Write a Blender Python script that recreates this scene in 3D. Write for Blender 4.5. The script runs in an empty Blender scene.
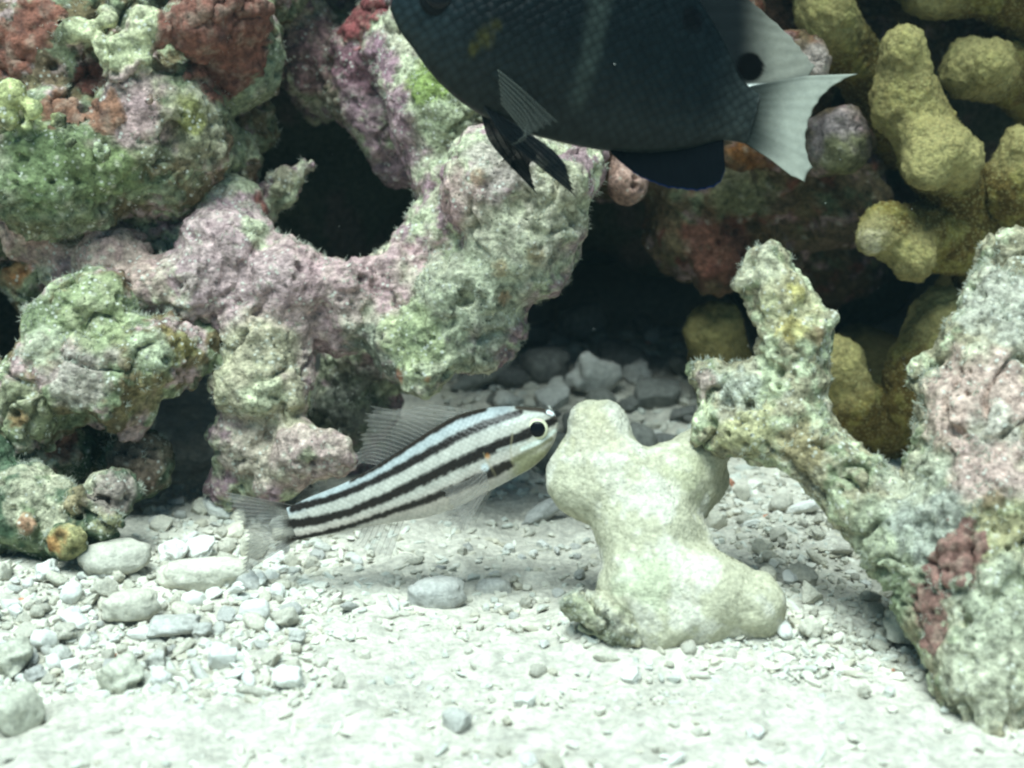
import bpy, math, random
import numpy as np
from mathutils import Vector

random.seed(7)
RNG = np.random.default_rng(11)
SC = bpy.context.scene
COL = SC.collection
S = 0.01                                    # all geometry below is worked out in centimetres

# ------------------------------------------------------------------ camera
F_PX, PITCH, CAM_H = 1487.0, math.radians(15), 18.0
cam_d = bpy.data.cameras.new('camera')
cam = bpy.data.objects.new('camera', cam_d)
COL.objects.link(cam)
cam.location = (0, 0, CAM_H * S)
cam.rotation_euler = (math.radians(90) - PITCH, 0, 0)
cam_d.sensor_width = 36
cam_d.lens = 36 * F_PX / 1024
cam_d.clip_start = 0.01
cam_d.clip_end = 200
cam_d.dof.use_dof = True
cam_d.dof.focus_distance = 0.462
cam_d.dof.aperture_fstop = 12.0
SC.camera = cam

# ------------------------------------------------------------------ light
SUN_EL, SUN_AZ = math.radians(72), math.radians(202)   # azimuth: clockwise from +Y, where the light comes from
world = bpy.data.worlds.new('World')
SC.world = world
world.use_nodes = True
wn, wl = world.node_tree.nodes, world.node_tree.links
wn.clear()
w_out = wn.new('ShaderNodeOutputWorld')
w_bg = wn.new('ShaderNodeBackground')
w_sky = wn.new('ShaderNodeTexSky')
w_sky.sky_type = 'NISHITA'
w_sky.sun_disc = False
w_sky.sun_elevation = SUN_EL
w_sky.sun_rotation = SUN_AZ
w_tint = wn.new('ShaderNodeMix')
w_tint.data_type = 'RGBA'
w_tint.blend_type = 'MULTIPLY'
w_tint.inputs[0].default_value = 1.0
w_tint.inputs[7].default_value = (0.56, 0.95, 1.0, 1)    # daylight filtered by the shallow water
wl.new(w_sky.outputs[0], w_tint.inputs[6])
wl.new(w_tint.outputs[2], w_bg.inputs[0])
w_bg.inputs[1].default_value = 0.05
wl.new(w_bg.outputs[0], w_out.inputs[0])

sun_d = bpy.data.lights.new('sun', 'SUN')
sun_d.energy = 4.8
sun_d.angle = math.radians(38)
sun_d.color = (0.84, 1.0, 0.985)
sun = bpy.data.objects.new('sun', sun_d)
COL.objects.link(sun)
_d = Vector((math.sin(SUN_AZ) * math.cos(SUN_EL), math.cos(SUN_AZ) * math.cos(SUN_EL), math.sin(SUN_EL)))
sun.rotation_euler = _d.to_track_quat('Z', 'Y').to_euler()
sun.location = (0, 0, 2)

SC.view_settings.view_transform = 'Standard'
SC.view_settings.look = 'None'
SC.view_settings.gamma = 1
SC.view_settings.exposure = 0.67
SC.view_settings.use_curve_mapping = False
SC.cycles.use_denoising = True
SC.cycles.max_bounces = 6
SC.cycles.transparent_max_bounces = 12
SC.cycles.pixel_filter_type = 'BLACKMAN_HARRIS'
SC.cycles.filter_width = 2.3

# ------------------------------------------------------------------ small maths
CR = np.array([1.0, 0, 0])
CF = np.array([0, math.cos(PITCH), -math.sin(PITCH)])
CU = np.array([0, math.sin(PITCH), math.cos(PITCH)])
CC = np.array([0, 0, CAM_H])


def P(px, py, d):
    """world point (cm) that lies d cm deep behind a spot of the picture"""
    return CC + (px - 512) / F_PX * d * CR + (384 - py) / F_PX * d * CU + d * CF


def project(v):
    q = v - CC
    d = q @ CF
    d = np.where(d > 1, d, 1e9)
    return 512 + (q @ CR) / d * F_PX, 384 - (q @ CU) / d * F_PX, d


def sst(a, b, x):
    t = np.clip((x - a) / (b - a), 0, 1)
    return t * t * (3 - 2 * t)


_T = 32
_g = RNG.normal(size=(_T, _T, _T, 3))
_g /= np.linalg.norm(_g, axis=3, keepdims=True)
_g = _g.astype(np.float32).reshape(-1, 3)


def _gradient_noise(q):
    i = np.floor(q).astype(np.int32)
    f = q - i
    u = f * f * f * (f * (f * 6 - 15) + 10)
    out = np.zeros(len(q), np.float32)
    for dx in (0, 1):
        wx = u[:, 0] if dx else 1 - u[:, 0]
        for dy in (0, 1):
            wy = u[:, 1] if dy else 1 - u[:, 1]
            for dz in (0, 1):
                wz = u[:, 2] if dz else 1 - u[:, 2]
                idx = (((i[:, 0] + dx) % _T) * _T + (i[:, 1] + dy) % _T) * _T + (i[:, 2] + dz) % _T
                gr = _g[idx]
                out += wx * wy * wz * (gr[:, 0] * (f[:, 0] - dx) + gr[:, 1] * (f[:, 1] - dy) + gr[:, 2] * (f[:, 2] - dz))
    return out * 1.5


_NP, _NS = 24, 5                             # one period of noise, tabulated
_T = _NP
_g = _g.reshape(32, 32, 32, 3)[:_NP, :_NP, :_NP].reshape(-1, 3)
_N = _NP * _NS
_a = np.arange(_N, dtype=np.float32) / _NS
_VOL = _gradient_noise(np.stack(np.meshgrid(_a, _a, _a, indexing='ij'), -1).reshape(-1, 3)).astype(np.float32)


def noise(p, scale, seed=0):
    """gradient noise, about -1..1, features of size scale"""
    q = (np.asarray(p) * (_NS / scale) + np.array([seed * 37.31 + 3.3, seed * 23.77 + 1.1, seed * 15.13 + 2.7])).astype(np.float32)
    i = np.floor(q)
    f = q - i
    i = i.astype(np.int32) % _N
    j = i + 1
    j[j == _N] = 0
    x0, y0, z0 = i[:, 0] * (_N * _N), i[:, 1] * _N, i[:, 2]
    x1, y1, z1 = j[:, 0] * (_N * _N), j[:, 1] * _N, j[:, 2]
    fx, fy, fz = f[:, 0], f[:, 1], f[:, 2]
    t = _VOL.take
    a00 = t(x0 + y0 + z0); a00 += (t(x0 + y0 + z1) - a00) * fz
    a01 = t(x0 + y1 + z0); a01 += (t(x0 + y1 + z1) - a01) * fz
    a10 = t(x1 + y0 + z0); a10 += (t(x1 + y0 + z1) - a10) * fz
    a11 = t(x1 + y1 + z0); a11 += (t(x1 + y1 + z1) - a11) * fz
    a00 += (a01 - a00) * fy
    a10 += (a11 - a10) * fy
    return a00 + (a10 - a00) * fx


def fbm(p, scale, octs=4, seed=0, gain=0.5):
    s, a, out = scale, 1.0, 0
    for k in range(octs):
        out = out + a * noise(p, s, seed + k)
        s *= 0.5
        a *= gain
    return out


_jit = RNG.random((4096, 4)).astype(np.float32)


def cells(p, scale, seed=0):
    """distance to the nearest random point and that point's random number"""
    q = p / scale + seed * 3.7
    i = np.floor(q).astype(np.int64)
    best = np.full(len(q), 9.0)
    rid = np.zeros(len(q))
    for dx in (-1, 0, 1):
        for dy in (-1, 0, 1):
            for dz in (-1, 0, 1):
                c = i + np.array([dx, dy, dz])
                h = (c[:, 0] * 73856093 ^ c[:, 1] * 19349663 ^ c[:, 2] * 83492791) % 4096
                j = _jit[h]
                dist = np.linalg.norm(c + j[:, :3] - q, axis=1)
                m = dist < best
                best = np.where(m, dist, best)
                rid = np.where(m, j[:, 3], rid)
    return best, rid


# ------------------------------------------------------------------ meshes and objects
def mesh_from(name, v, faces, col=None, smooth=True, uv=None):
    """v in cm; faces (n,4) or (n,3) int array"""
    me = bpy.data.meshes.new(name)
    v = np.asarray(v, np.float32) * S
    faces = np.asarray(faces, np.int32)
    n, k = faces.shape
    me.vertices.add(len(v))
    me.vertices.foreach_set('co', v.ravel())
    me.loops.add(n * k)
    me.loops.foreach_set('vertex_index', faces.ravel())
    me.polygons.add(n)
    me.polygons.foreach_set('loop_start', np.arange(0, n * k, k, dtype=np.int32))
    me.polygons.foreach_set('use_smooth', np.full(n, smooth, dtype=bool))
    if col is not None:
        a = me.color_attributes.new('Col', 'FLOAT_COLOR', 'POINT')
        c = np.ones((len(v), 4), np.float32)
        c[:, :col.shape[1]] = col
        a.data.foreach_set('color', c.ravel())
    if uv is not None:
        a = me.attributes.new('side', 'FLOAT_VECTOR', 'POINT')
        c = np.zeros((len(v), 3), np.float32)
        c[:, :2] = uv
        a.data.foreach_set('vector', c.ravel())
    me.update(calc_edges=True)
    me.validate()
    return me


def link(name, me, mat, parent=None, loc=(0, 0, 0)):
    o = bpy.data.objects.new(name, me)
    COL.objects.link(o)
    if me is not None and mat is not None and not me.materials:
        me.materials.append(mat)
    o.location = tuple(np.asarray(loc, float) * S)
    o.parent = parent
    return o


def tag(o, label=None, cat=None, group=None, kind=None):
    if label:
        o['label'] = label
    if cat:
        o['category'] = cat
    if group:
        o['group'] = group
    if kind:
        o['kind'] = kind
    return o


def normals(v, f):
    a = v[f[:, 2]] - v[f[:, 0]]
    b = (v[f[:, 3]] if f.shape[1] == 4 else v[f[:, 2]]) - v[f[:, 1]]
    n = np.cross(a, b)
    out = np.zeros_like(v)
    for k in range(f.shape[1]):
        for c in range(3):
            out[:, c] += np.bincount(f[:, k], n[:, c], len(v))
    return out / np.maximum(np.linalg.norm(out, axis=1, keepdims=True), 1e-12)


# ------------------------------------------------------------------ grown bodies: blobs melted together, then meshed
def surface_nets(f, org, h):
    ins = f < 0
    nx, ny, nz = f.shape
    cnt = np.zeros((nx - 1, ny - 1, nz - 1), np.int8)
    for dx in (0, 1):
        for dy in (0, 1):
            for dz in (0, 1):
                cnt += ins[dx:nx - 1 + dx, dy:ny - 1 + dy, dz:nz - 1 + dz]
    act = (cnt > 0) & (cnt < 8)
    ids = np.full(act.shape, -1, np.int32)
    ix, iy, iz = np.nonzero(act)
    ids[ix, iy, iz] = np.arange(len(ix))
    pos = np.zeros((len(ix), 3))
    w = np.zeros(len(ix))
    corners = [(a, b, c) for a in (0, 1) for b in (0, 1) for c in (0, 1)]
    for a in corners:
        for ax in range(3):
            if a[ax]:
                continue
            b = list(a)
            b[ax] = 1
            fa = f[ix + a[0], iy + a[1], iz + a[2]]
            fb = f[ix + b[0], iy + b[1], iz + b[2]]
            m = (fa < 0) != (fb < 0)
            t = np.where(m, fa / np.where(m, fa - fb, 1), 0)
            q = np.zeros((len(ix), 3)) + np.array(a)
            q[:, ax] += t
            pos += q * m[:, None]
            w += m
    v = (np.stack([ix, iy, iz], 1) + pos / w[:, None]) * h + org
    quads = []
    for ax in range(3):
        sl0 = [slice(None)] * 3
        sl1 = [slice(None)] * 3
        sl0[ax], sl1[ax] = slice(0, -1), slice(1, None)
        a, b = ins[tuple(sl0)], ins[tuple(sl1)]
        ed = a != b
        o1, o2 = [(1, 2), (2, 0), (0, 1)][ax]
        e = np.stack(np.nonzero(ed), 1)
        ok = (e[:, o1] > 0) & (e[:, o2] > 0) & (e[:, o1] < f.shape[o1] - 1) & (e[:, o2] < f.shape[o2] - 1)
        e = e[ok]
        flip = a[e[:, 0], e[:, 1], e[:, 2]]
        def cell(d1, d2):
            c = e.copy()
            c[:, o1] += d1
            c[:, o2] += d2
            return ids[c[:, 0], c[:, 1], c[:, 2]]
        q = np.stack([cell(-1, -1), cell(0, -1), cell(0, 0), cell(-1, 0)], 1)
        q[~flip] = q[~flip][:, ::-1]
        quads.append(q)
    return v, np.concatenate(quads)


def to_world(chains, dd=0):
    """chains of (px, py, depth, radius px) -> chains of (point cm, radius cm)"""
    out = []
    for c in chains:
        out.append([(P(a[0], a[1], a[2] + dd), a[3] * (a[2] + dd) / F_PX) for a in c])
    return out


def grow(chains, carve=(), h=0.1, k=0.6, warp=((0.35, 1.6), (0.15, 0.7)), kc=0.3, seed=0, zmin=None, post=()):
    allp = np.array([np.append(p, r) for c in chains for p, r in c])
    lo = (allp[:, :3] - allp[:, 3:]).min(0) - 1.0
    hi = (allp[:, :3] + allp[:, 3:]).max(0) + 1.0
    if zmin is not None:
        lo[2] = max(lo[2], zmin)
    n = np.ceil((hi - lo) / h).astype(int) + 1
    f = np.full(n, 4.0, np.float32)
    ax = [lo[i] + np.arange(n[i]) * h for i in range(3)]

    def seg(c, carve_it):
        segs = [(c[0], c[0])] if len(c) == 1 else list(zip(c[:-1], c[1:]))
        for (p0, r0), (p1, r1) in segs:
            m = max(r0, r1) + 1.3
            a = np.minimum(p0, p1) - m
            b = np.maximum(p0, p1) + m
            i0 = np.clip(((a - lo) / h).astype(int), 0, n)
            i1 = np.clip(((b - lo) / h).astype(int) + 1, 0, n)
            if (i1 <= i0).any():
                continue
            X = ax[0][i0[0]:i1[0], None, None] - p0[0]
            Y = ax[1][None, i0[1]:i1[1], None] - p0[1]
            Z = ax[2][None, None, i0[2]:i1[2]] - p0[2]
            e = p1 - p0
            L = e @ e
            t = np.clip((X * e[0] + Y * e[1] + Z * e[2]) / L, 0, 1) if L > 1e-9 else 0.0
            d = np.sqrt((X - t * e[0]) ** 2 + (Y - t * e[1]) ** 2 + (Z - t * e[2]) ** 2) - (r0 + (r1 - r0) * t)
            sl = (slice(i0[0], i1[0]), slice(i0[1], i1[1]), slice(i0[2], i1[2]))
            g = f[sl]
            if carve_it:
                d = -d
                hh = np.maximum(kc - np.abs(g - d), 0) / kc
                f[sl] = np.maximum(g, d) + hh * hh * kc * 0.25
            else:
                hh = np.maximum(k - np.abs(g - d), 0) / k
                f[sl] = np.minimum(g, d) - hh * hh * k * 0.25
    for c in chains:
        seg(c, False)
    for c in carve:
        seg(c, True)
    for c in post:
        seg(c, False)
    amp = sum(a for a, _ in warp)
    if amp > 0:
        ii = np.stack(np.nonzero(np.abs(f) < amp * 1.1 + h * 2), 1)
        p = lo + ii * h
        dn = 0
        for q, (a, s) in enumerate(warp):
            dn = dn + a * noise(p, s, seed * 5 + q)
        f[ii[:, 0], ii[:, 1], ii[:, 2]] += dn
    # close the box
    f[0], f[-1], f[:, 0], f[:, -1], f[:, :, 0], f[:, :, -1] = 1, 1, 1, 1, 1, 1
    return surface_nets(f, lo, h)


def anchor(v, px, py):
    """the point of a body that lies nearest behind a spot of the picture"""
    x, y, d = project(v)
    m = np.hypot(x - px, y - py)
    sel = m < 6
    if not sel.any():
        return v[np.argmin(m)]
    i = np.nonzero(sel)[0]
    return v[i[np.argmin(d[i])]]


def blob_weight(v, px, py, r, seed=0, rough=0.55, soft=0.3):
    c = anchor(v, px, py)
    rc = r * ((c - CC) @ CF) / F_PX
    dist = np.linalg.norm(v - c, axis=1) / rc
    dist = dist + rough * fbm(v, max(rc * 0.7, 0.25), 3, 20 + seed)
    return sst(1 + soft, 1 - soft, dist)


def mixc(c, col, w):
    return c + (np.array(col) - c) * w[:, None]


def relief(v, f, fine=1.0, pits=0.5, seed=0, pit_scale=0.42):
    n = normals(v, f)
    d = 0.12 * fine * fbm(v, 0.6, 3, seed + 3, 0.6) + 0.04 * fine * noise(v, 0.17, seed + 9)
    b, _ = cells(v, 0.34, seed)
    d = d + 0.07 * fine * (0.55 - b)                       # small rounded warts
    d = d * (0.45 + 0.85 * sst(-0.35, 0.35, noise(v, 2.4, seed + 47)))       # smooth crusts beside rough ones
    if pits > 0:
        b, r = cells(v, 0.95, seed + 6)
        d = d - 0.38 * (r < 0.6 * pits) * sst(0.25, 0.12, b)                 # burrow mouths
        b, r = cells(v, pit_scale, seed + 5)
        m = (r < pits) * sst(0.36, 0.12, b)
        patch = sst(-0.15, 0.35, noise(v, 1.6, seed + 31))
        d = d - 0.28 * m * (0.35 + 0.65 * patch)
    cr = np.abs(noise(v + 0.25 * noise(v, 0.9, seed + 44)[:, None], 1.5, seed + 45))
    d = d - 0.26 * max(0, fine - 0.4) * 1.6 * sst(0.10, 0.0, cr) * sst(-0.3, 0.3, noise(v, 2.4, seed + 46))    # folds between growths
    return v + n * d[:, None]


def rock_colour(v, palette, seed=0, scale=1.2):
    """palette: base colour, then (colour, amount) mixed in by drifting patches"""
    c = np.zeros((len(v), 3)) + np.array(palette[0])
    for k, (colr, am) in enumerate(palette[1:]):
        w = sst(0.53 - am, 0.69 - am, 0.5 + 0.6 * fbm(v, scale * (0.8 + 0.35 * (k % 3)), 4, seed + 40 + 3 * k, 0.6))
        c = mixc(c, colr, w * 0.9)
    return c


def speckle(v, c, seed=0, k=1.0):
    s = 1 + 0.42 * k * fbm(v, 0.34, 3, seed + 60, 0.7)
    c = c * np.clip(s, 0.45, 1.6)[:, None]
    b, r = cells(v, 0.26, seed + 8)
    w = (r > 0.86) * sst(0.45, 0.2, b)
    c = mixc(c, (0.62, 0.60, 0.50), w * 0.6 * k)
    w = (r < 0.16) * sst(0.45, 0.2, b)
    return np.clip(mixc(c, (0.07, 0.07, 0.045), w * 0.6 * k), 0.01, 0.85)


def hairs(v, n, idx, length, rad, lay=0.7, seed=0):
    """fine turf filaments growing out of the vertices idx"""
    r = np.random.default_rng(seed)
    m = len(idx)
    b = v[idx] - n[idx] * 0.02
    dr = n[idx] + r.normal(0, lay * 0.5, (m, 3))
    dr /= np.linalg.norm(dr, axis=1, keepdims=True)
    L = length * r.uniform(0.35, 1.2, m)[:, None]
    side = np.cross(dr, r.normal(size=(m, 3)))
    side /= np.linalg.norm(side, axis=1, keepdims=True)
    oth = np.cross(dr, side)
    bend = r.uniform(-0.5, 0.5, m)[:, None]
    mid = b + dr * L * 0.55 + side * bend * L * 0.3
    tip = b + dr * L + side * bend * L * 1.0
    rr = rad * r.uniform(0.6, 1.4, m)[:, None]
    vs = []
    for base, sc in ((b, 1.0), (mid, 0.8)):
        for k in range(3):
            a = k * 2.0944
            vs.append(base + (side * math.cos(a) + oth * math.sin(a)) * rr * sc)
    vs.append(tip)
    V = np.stack(vs, 1).reshape(-1, 3)
    loc = []
    for k in range(3):
        j = (k + 1) % 3
        loc += [(k, j, 3 + j), (k, 3 + j, 3 + k), (3 + k, 3 + j, 6)]
    F = (np.arange(m)[:, None, None] * 7 + np.array(loc)[None]).reshape(-1, 3)
    return V, F


# ------------------------------------------------------------------ materials
def new_mat(name):
    m = bpy.data.materials.new(name)
    m.use_nodes = True
    nt = m.node_tree
    b = nt.nodes['Principled BSDF']
    return m, nt, b


def nd(nt, t, **kw):
    n = nt.nodes.new(t)
    for k, v in kw.items():
        setattr(n, k, v)
    return n


def noise_node(nt, vec, scale, detail=4, rough=0.6):
    n = nd(nt, 'ShaderNodeTexNoise')
    n.inputs['Scale'].default_value = scale
    n.inputs['Detail'].default_value = detail
    n.inputs['Roughness'].default_value = rough
    nt.links.new(vec, n.inputs['Vector'])
    return n


def ramp(nt, fac, stops):
    r = nd(nt, 'ShaderNodeValToRGB')
    e = r.color_ramp.elements
    while len(e) < len(stops):
        e.new(0.5)
    for el, (p, c) in zip(e, stops):
        el.position = p
        el.color = (*c, 1) if len(c) == 3 else c
    nt.links.new(fac, r.inputs[0])
    return r


def mult(nt, a, b, fac=1.0):
    m = nd(nt, 'ShaderNodeMix', data_type='RGBA', blend_type='MULTIPLY')
    m.inputs[0].default_value = fac
    nt.links.new(a, m.inputs[6])
    nt.links.new(b, m.inputs[7])
    return m.outputs[2]


def crust_mat(name, bump=0.9, scale=850, rough=0.9, contrast=0.6, spec=0.08, specks=None):
    """colour comes with the surface; the nodes add mottling, grain and fine relief"""
    m, nt, b = new_mat(name)
    at = nd(nt, 'ShaderNodeAttribute', attribute_name='Col')
    tc = nd(nt, 'ShaderNodeTexCoord').outputs['Object']
    n1 = noise_node(nt, tc, scale * 0.55, 6, 0.7)
    lo, hi = 1 - contrast, 1 + contrast
    r = ramp(nt, n1.outputs['Fac'], [(0.32, (lo, lo, lo)), (0.68, (hi, hi * 0.99, hi * 0.97))])
    out = mult(nt, at.outputs['Color'], r.outputs[0])
    if specks:
        for sc_, lim, colr, am, off, cut in specks:
            mp = nd(nt, 'ShaderNodeMapping')
            mp.inputs['Location'].default_value = (off, off, off)
            nt.links.new(tc, mp.inputs['Vector'])
            vs = nd(nt, 'ShaderNodeTexVoronoi')
            vs.inputs['Scale'].default_value = sc_
            nt.links.new(mp.outputs[0], vs.inputs['Vector'])
            big = noise_node(nt, mp.outputs[0], 120, 3)
            th = nd(nt, 'ShaderNodeMapRange')
            th.inputs['From Min'].default_value = cut
            th.inputs['From Max'].default_value = cut + 0.2
            th.inputs['To Min'].default_value = 0.0
            th.inputs['To Max'].default_value = lim
            nt.links.new(big.outputs['Fac'], th.inputs['Value'])
            sb = nd(nt, 'ShaderNodeMath', operation='SUBTRACT')
            nt.links.new(th.outputs[0], sb.inputs[0])
            nt.links.new(vs.outputs['Distance'], sb.inputs[1])
            mu = nd(nt, 'ShaderNodeMath', operation='MULTIPLY', use_clamp=True)
            mu.inputs[1].default_value = 7.0 * am
            nt.links.new(sb.outputs[0], mu.inputs[0])
            mn = nd(nt, 'ShaderNodeMath', operation='MINIMUM')
            mn.inputs[1].default_value = am
            nt.links.new(mu.outputs[0], mn.inputs[0])
            mx = nd(nt, 'ShaderNodeMix', data_type='RGBA')
            nt.links.new(mn.outputs[0], mx.inputs[0])
            nt.links.new(out, mx.inputs[6])
            mx.inputs[7].default_value = (*colr, 1)
            out = mx.outputs[2]
    nt.links.new(out, b.inputs['Base Color'])
    n2 = noise_node(nt, tc, scale, 5, 0.65)
    vo = nd(nt, 'ShaderNodeTexVoronoi')
    vo.inputs['Scale'].default_value = scale * 0.8
    nt.links.new(tc, vo.inputs['Vector'])
    ad = nd(nt, 'ShaderNodeMath', operation='SUBTRACT')
    nt.links.new(n2.outputs['Fac'], ad.inputs[0])
    ml = nd(nt, 'ShaderNodeMath', operation='MULTIPLY')
    ml.inputs[1].default_value = 0.5
    nt.links.new(vo.outputs['Distance'], ml.inputs[0])
    nt.links.new(ml.outputs[0], ad.inputs[1])
    bp = nd(nt, 'ShaderNodeBump')
    bp.inputs['Strength'].default_value = bump
    bp.inputs['Distance'].default_value = 0.0011
    nt.links.new(ad.outputs[0], bp.inputs['Height'])
    nt.links.new(bp.outputs[0], b.inputs['Normal'])
    b.inputs['Roughness'].default_value = rough
    b.inputs['Specular IOR Level'].default_value = spec
    return m


def plain_mat(name, col, rough=0.8, var=0.25, scale=500, bump=0.3, dist=0.0006, objvar=0.0, spec=0.1):
    m, nt, b = new_mat(name)
    tc = nd(nt, 'ShaderNodeTexCoord').outputs['Object']
    n1 = noise_node(nt, tc, scale, 5, 0.65)
    r = ramp(nt, n1.outputs['Fac'], [(0.3, tuple(c * (1 - var) for c in col)), (0.7, tuple(min(c * (1 + var), 0.9) for c in col))])
    out = r.outputs[0]
    if objvar:
        oi = nd(nt, 'ShaderNodeObjectInfo')
        r2 = ramp(nt, oi.outputs['Random'], [(0.0, (1 - objvar, 1 - objvar, 1 - objvar * 0.9)), (1.0, (1.0, 1.0, 1.0))])
        out = mult(nt, out, r2.outputs[0])
    nt.links.new(out, b.inputs['Base Color'])
    n2 = noise_node(nt, tc, scale * 1.7, 5, 0.7)
    bp = nd(nt, 'ShaderNodeBump')
    bp.inputs['Strength'].default_value = bump
    bp.inputs['Distance'].default_value = dist
    nt.links.new(n2.outputs['Fac'], bp.inputs['Height'])
    nt.links.new(bp.outputs[0], b.inputs['Normal'])
    b.inputs['Roughness'].default_value = rough
    b.inputs['Specular IOR Level'].default_value = spec
    return m


def film_mat(name, col, opacity, rough=0.4, attr=False):
    """thin see-through fin skin"""
    m, nt, b = new_mat(name)
    b.inputs['Base Color'].default_value = (*col, 1)
    b.inputs['Roughness'].default_value = rough
    b.inputs['Specular IOR Level'].default_value = 0.1
    tl = nd(nt, 'ShaderNodeBsdfTranslucent')
    tl.inputs['Color'].default_value = (*col, 1)
    mx0 = nd(nt, 'ShaderNodeMixShader')
    mx0.inputs[0].default_value = 0.5
    nt.links.new(b.outputs[0], mx0.inputs[1])
    nt.links.new(tl.outputs[0], mx0.inputs[2])
    tr = nd(nt, 'ShaderNodeBsdfTransparent')
    mx = nd(nt, 'ShaderNodeMixShader')
    tc = nd(nt, 'ShaderNodeTexCoord').outputs['Object']
    n1 = noise_node(nt, tc, 160, 3)
    mr = nd(nt, 'ShaderNodeMapRange')
    mr.inputs['From Min'].default_value = 0.3
    mr.inputs['From Max'].default_value = 0.7
    mr.inputs['To Min'].default_value = opacity * 0.7
    mr.inputs['To Max'].default_value = min(1, opacity * 1.3)
    nt.links.new(n1.outputs['Fac'], mr.inputs['Value'])
    op = mr.outputs[0]
    if attr:                                              # colour and density vary over the skin
        at = nd(nt, 'ShaderNodeAttribute', attribute_name='Col')
        nt.links.new(at.outputs['Color'], b.inputs['Base Color'])
        nt.links.new(at.outputs['Color'], tl.inputs['Color'])
        mm = nd(nt, 'ShaderNodeMath', operation='MULTIPLY')
        nt.links.new(op, mm.inputs[0])
        sd = nd(nt, 'ShaderNodeAttribute', attribute_name='side')
        sx = nd(nt, 'ShaderNodeSeparateXYZ')
        nt.links.new(sd.outputs['Vector'], sx.inputs[0])
        nt.links.new(sx.outputs['X'], mm.inputs[1])
        op = mm.outputs[0]
    nt.links.new(op, mx.inputs[0])
    nt.links.new(tr.outputs[0], mx.inputs[1])
    nt.links.new(mx0.outputs[0], mx.inputs[2])
    nt.links.new(mx.outputs[0], nt.nodes['Material Output'].inputs['Surface'])
    return m


M_CRUST = crust_mat('crusted_rock', specks=((430, 0.32, (0.62, 0.62, 0.54), 0.75, 0.0, 0.37), (520, 0.27, (0.025, 0.03, 0.02), 0.8, 3.0, 0.42)))
M_SHADE = crust_mat('reef_crust')
M_CORAL = crust_mat('polyp_skin', bump=1.0, scale=750, contrast=0.45, specks=((720, 0.42, (0.30, 0.28, 0.12), 0.5, 0.0, 0.2),))
M_PALE = crust_mat('worn_coral', bump=0.6, scale=1000, contrast=0.3, specks=((850, 0.26, (0.22, 0.21, 0.14), 0.5, 0.0, 0.44), (330, 0.16, (0.16, 0.15, 0.10), 0.6, 2.0, 0.5)))
M_SPONGE = crust_mat('encrusting_sponge', bump=0.7, scale=900, contrast=0.5, spec=0.3)
M_SAND = crust_mat('coral_sand', bump=0.9, scale=700, contrast=0.30)
M_GRAVEL = crust_mat('coral_grit', bump=0.3, scale=900, contrast=0.12)
M_TURF = film_mat('turf_filament', (0.66, 0.68, 0.58), 0.75, 0.6)
M_POLYP = film_mat('polyp_tentacle', (0.40, 0.36, 0.18), 0.8, 0.6)
M_TURF_B = film_mat('turf_filament_brown', (0.34, 0.33, 0.22), 0.6, 0.6)

# ------------------------------------------------------------------ sea floor
def ground(x, y):
    x = np.asarray(x, float)
    y = np.asarray(y, float)
    p = np.stack([x.ravel(), y.ravel(), np.zeros(x.size)], 1)
    z = 0.45 * noise(p, 9.0, 2) + 0.22 * noise(p, 3.6, 3)
    z = z + 0.10 * np.maximum(p[:, 1] - 50, 0) * sst(50, 62, p[:, 1]) * sst(400, 80, p[:, 1])
    z = z + 0.5 * sst(-8, -16, p[:, 0]) * sst(34, 44, p[:, 1]) * sst(70, 55, p[:, 1])
    z = z + 1.0 * np.exp(-((p[:, 0] - 5.0) ** 2 / 16 + (p[:, 1] - 41.0) ** 2 / 9))
    return z.reshape(x.shape)


def G(px, py):
    """where the line of sight through a spot of the picture meets the sea floor"""
    dv = P(px, py, 1.0) - CC
    t = 20.0
    for _ in range(12):
        q = CC + dv * t
        t += (q[2] - float(ground(q[0], q[1]))) / -dv[2] * 0.8
    return CC + dv * t


def spread(c, half, fine, far):
    a = [0.0]
    s = fine
    while a[-1] < far:
        if a[-1] > half:
            s *= 1.22
        a.append(a[-1] + s)
    a = np.array(a)
    return np.concatenate([c - a[:0:-1], c + a])


gx, gy = spread(0, 21, 0.14, 900), spread(46, 17, 0.14, 900)
GX, GY = np.meshgrid(gx, gy, indexing='ij')
gz = ground(GX, GY)
flat = np.stack([GX.ravel(), GY.ravel(), np.zeros(GX.size)], 1)
near = (np.abs(flat[:, 0]) < 26) & (np.abs(flat[:, 1] - 46) < 22)
rz = np.zeros(len(flat))
q = flat[near]
b1, r1 = cells(q, 0.75, 3)
b2, r2 = cells(q, 0.38, 4)
rz[near] = 0.13 * fbm(q, 1.2, 5, 70, 0.62) + 0.10 * np.maximum(0.42 - b1, 0) * (r1 > 0.5) * 2 + 0.05 * (0.5 - b2) * r2
sv = np.stack([GX.ravel(), GY.ravel(), gz.ravel() + rz], 1)
nx_, ny_ = GX.shape
I = np.arange(nx_ * ny_).reshape(nx_, ny_)
sf = np.stack([I[:-1, :-1], I[1:, :-1], I[1:, 1:], I[:-1, 1:]], -1).reshape(-1, 4)
sc = np.zeros((len(sv), 3)) + np.array((0.53, 0.505, 0.435))
cc = np.clip(1 + 0.24 * fbm(q, 0.9, 5, 77, 0.7) + 0.10 * (r2 - 0.5), 0.6, 1.25)
tmp = sc[near] * cc[:, None]
tmp = mixc(tmp, (0.49, 0.465, 0.40), 0.6 * sst(0.15, 0.6, fbm(q, 3.0, 3, 81)))
tmp = mixc(tmp, (0.14, 0.13, 0.11), (r2 < 0.02) * sst(0.4, 0.2, b2) * 0.8)
sc[near] = tmp
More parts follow.
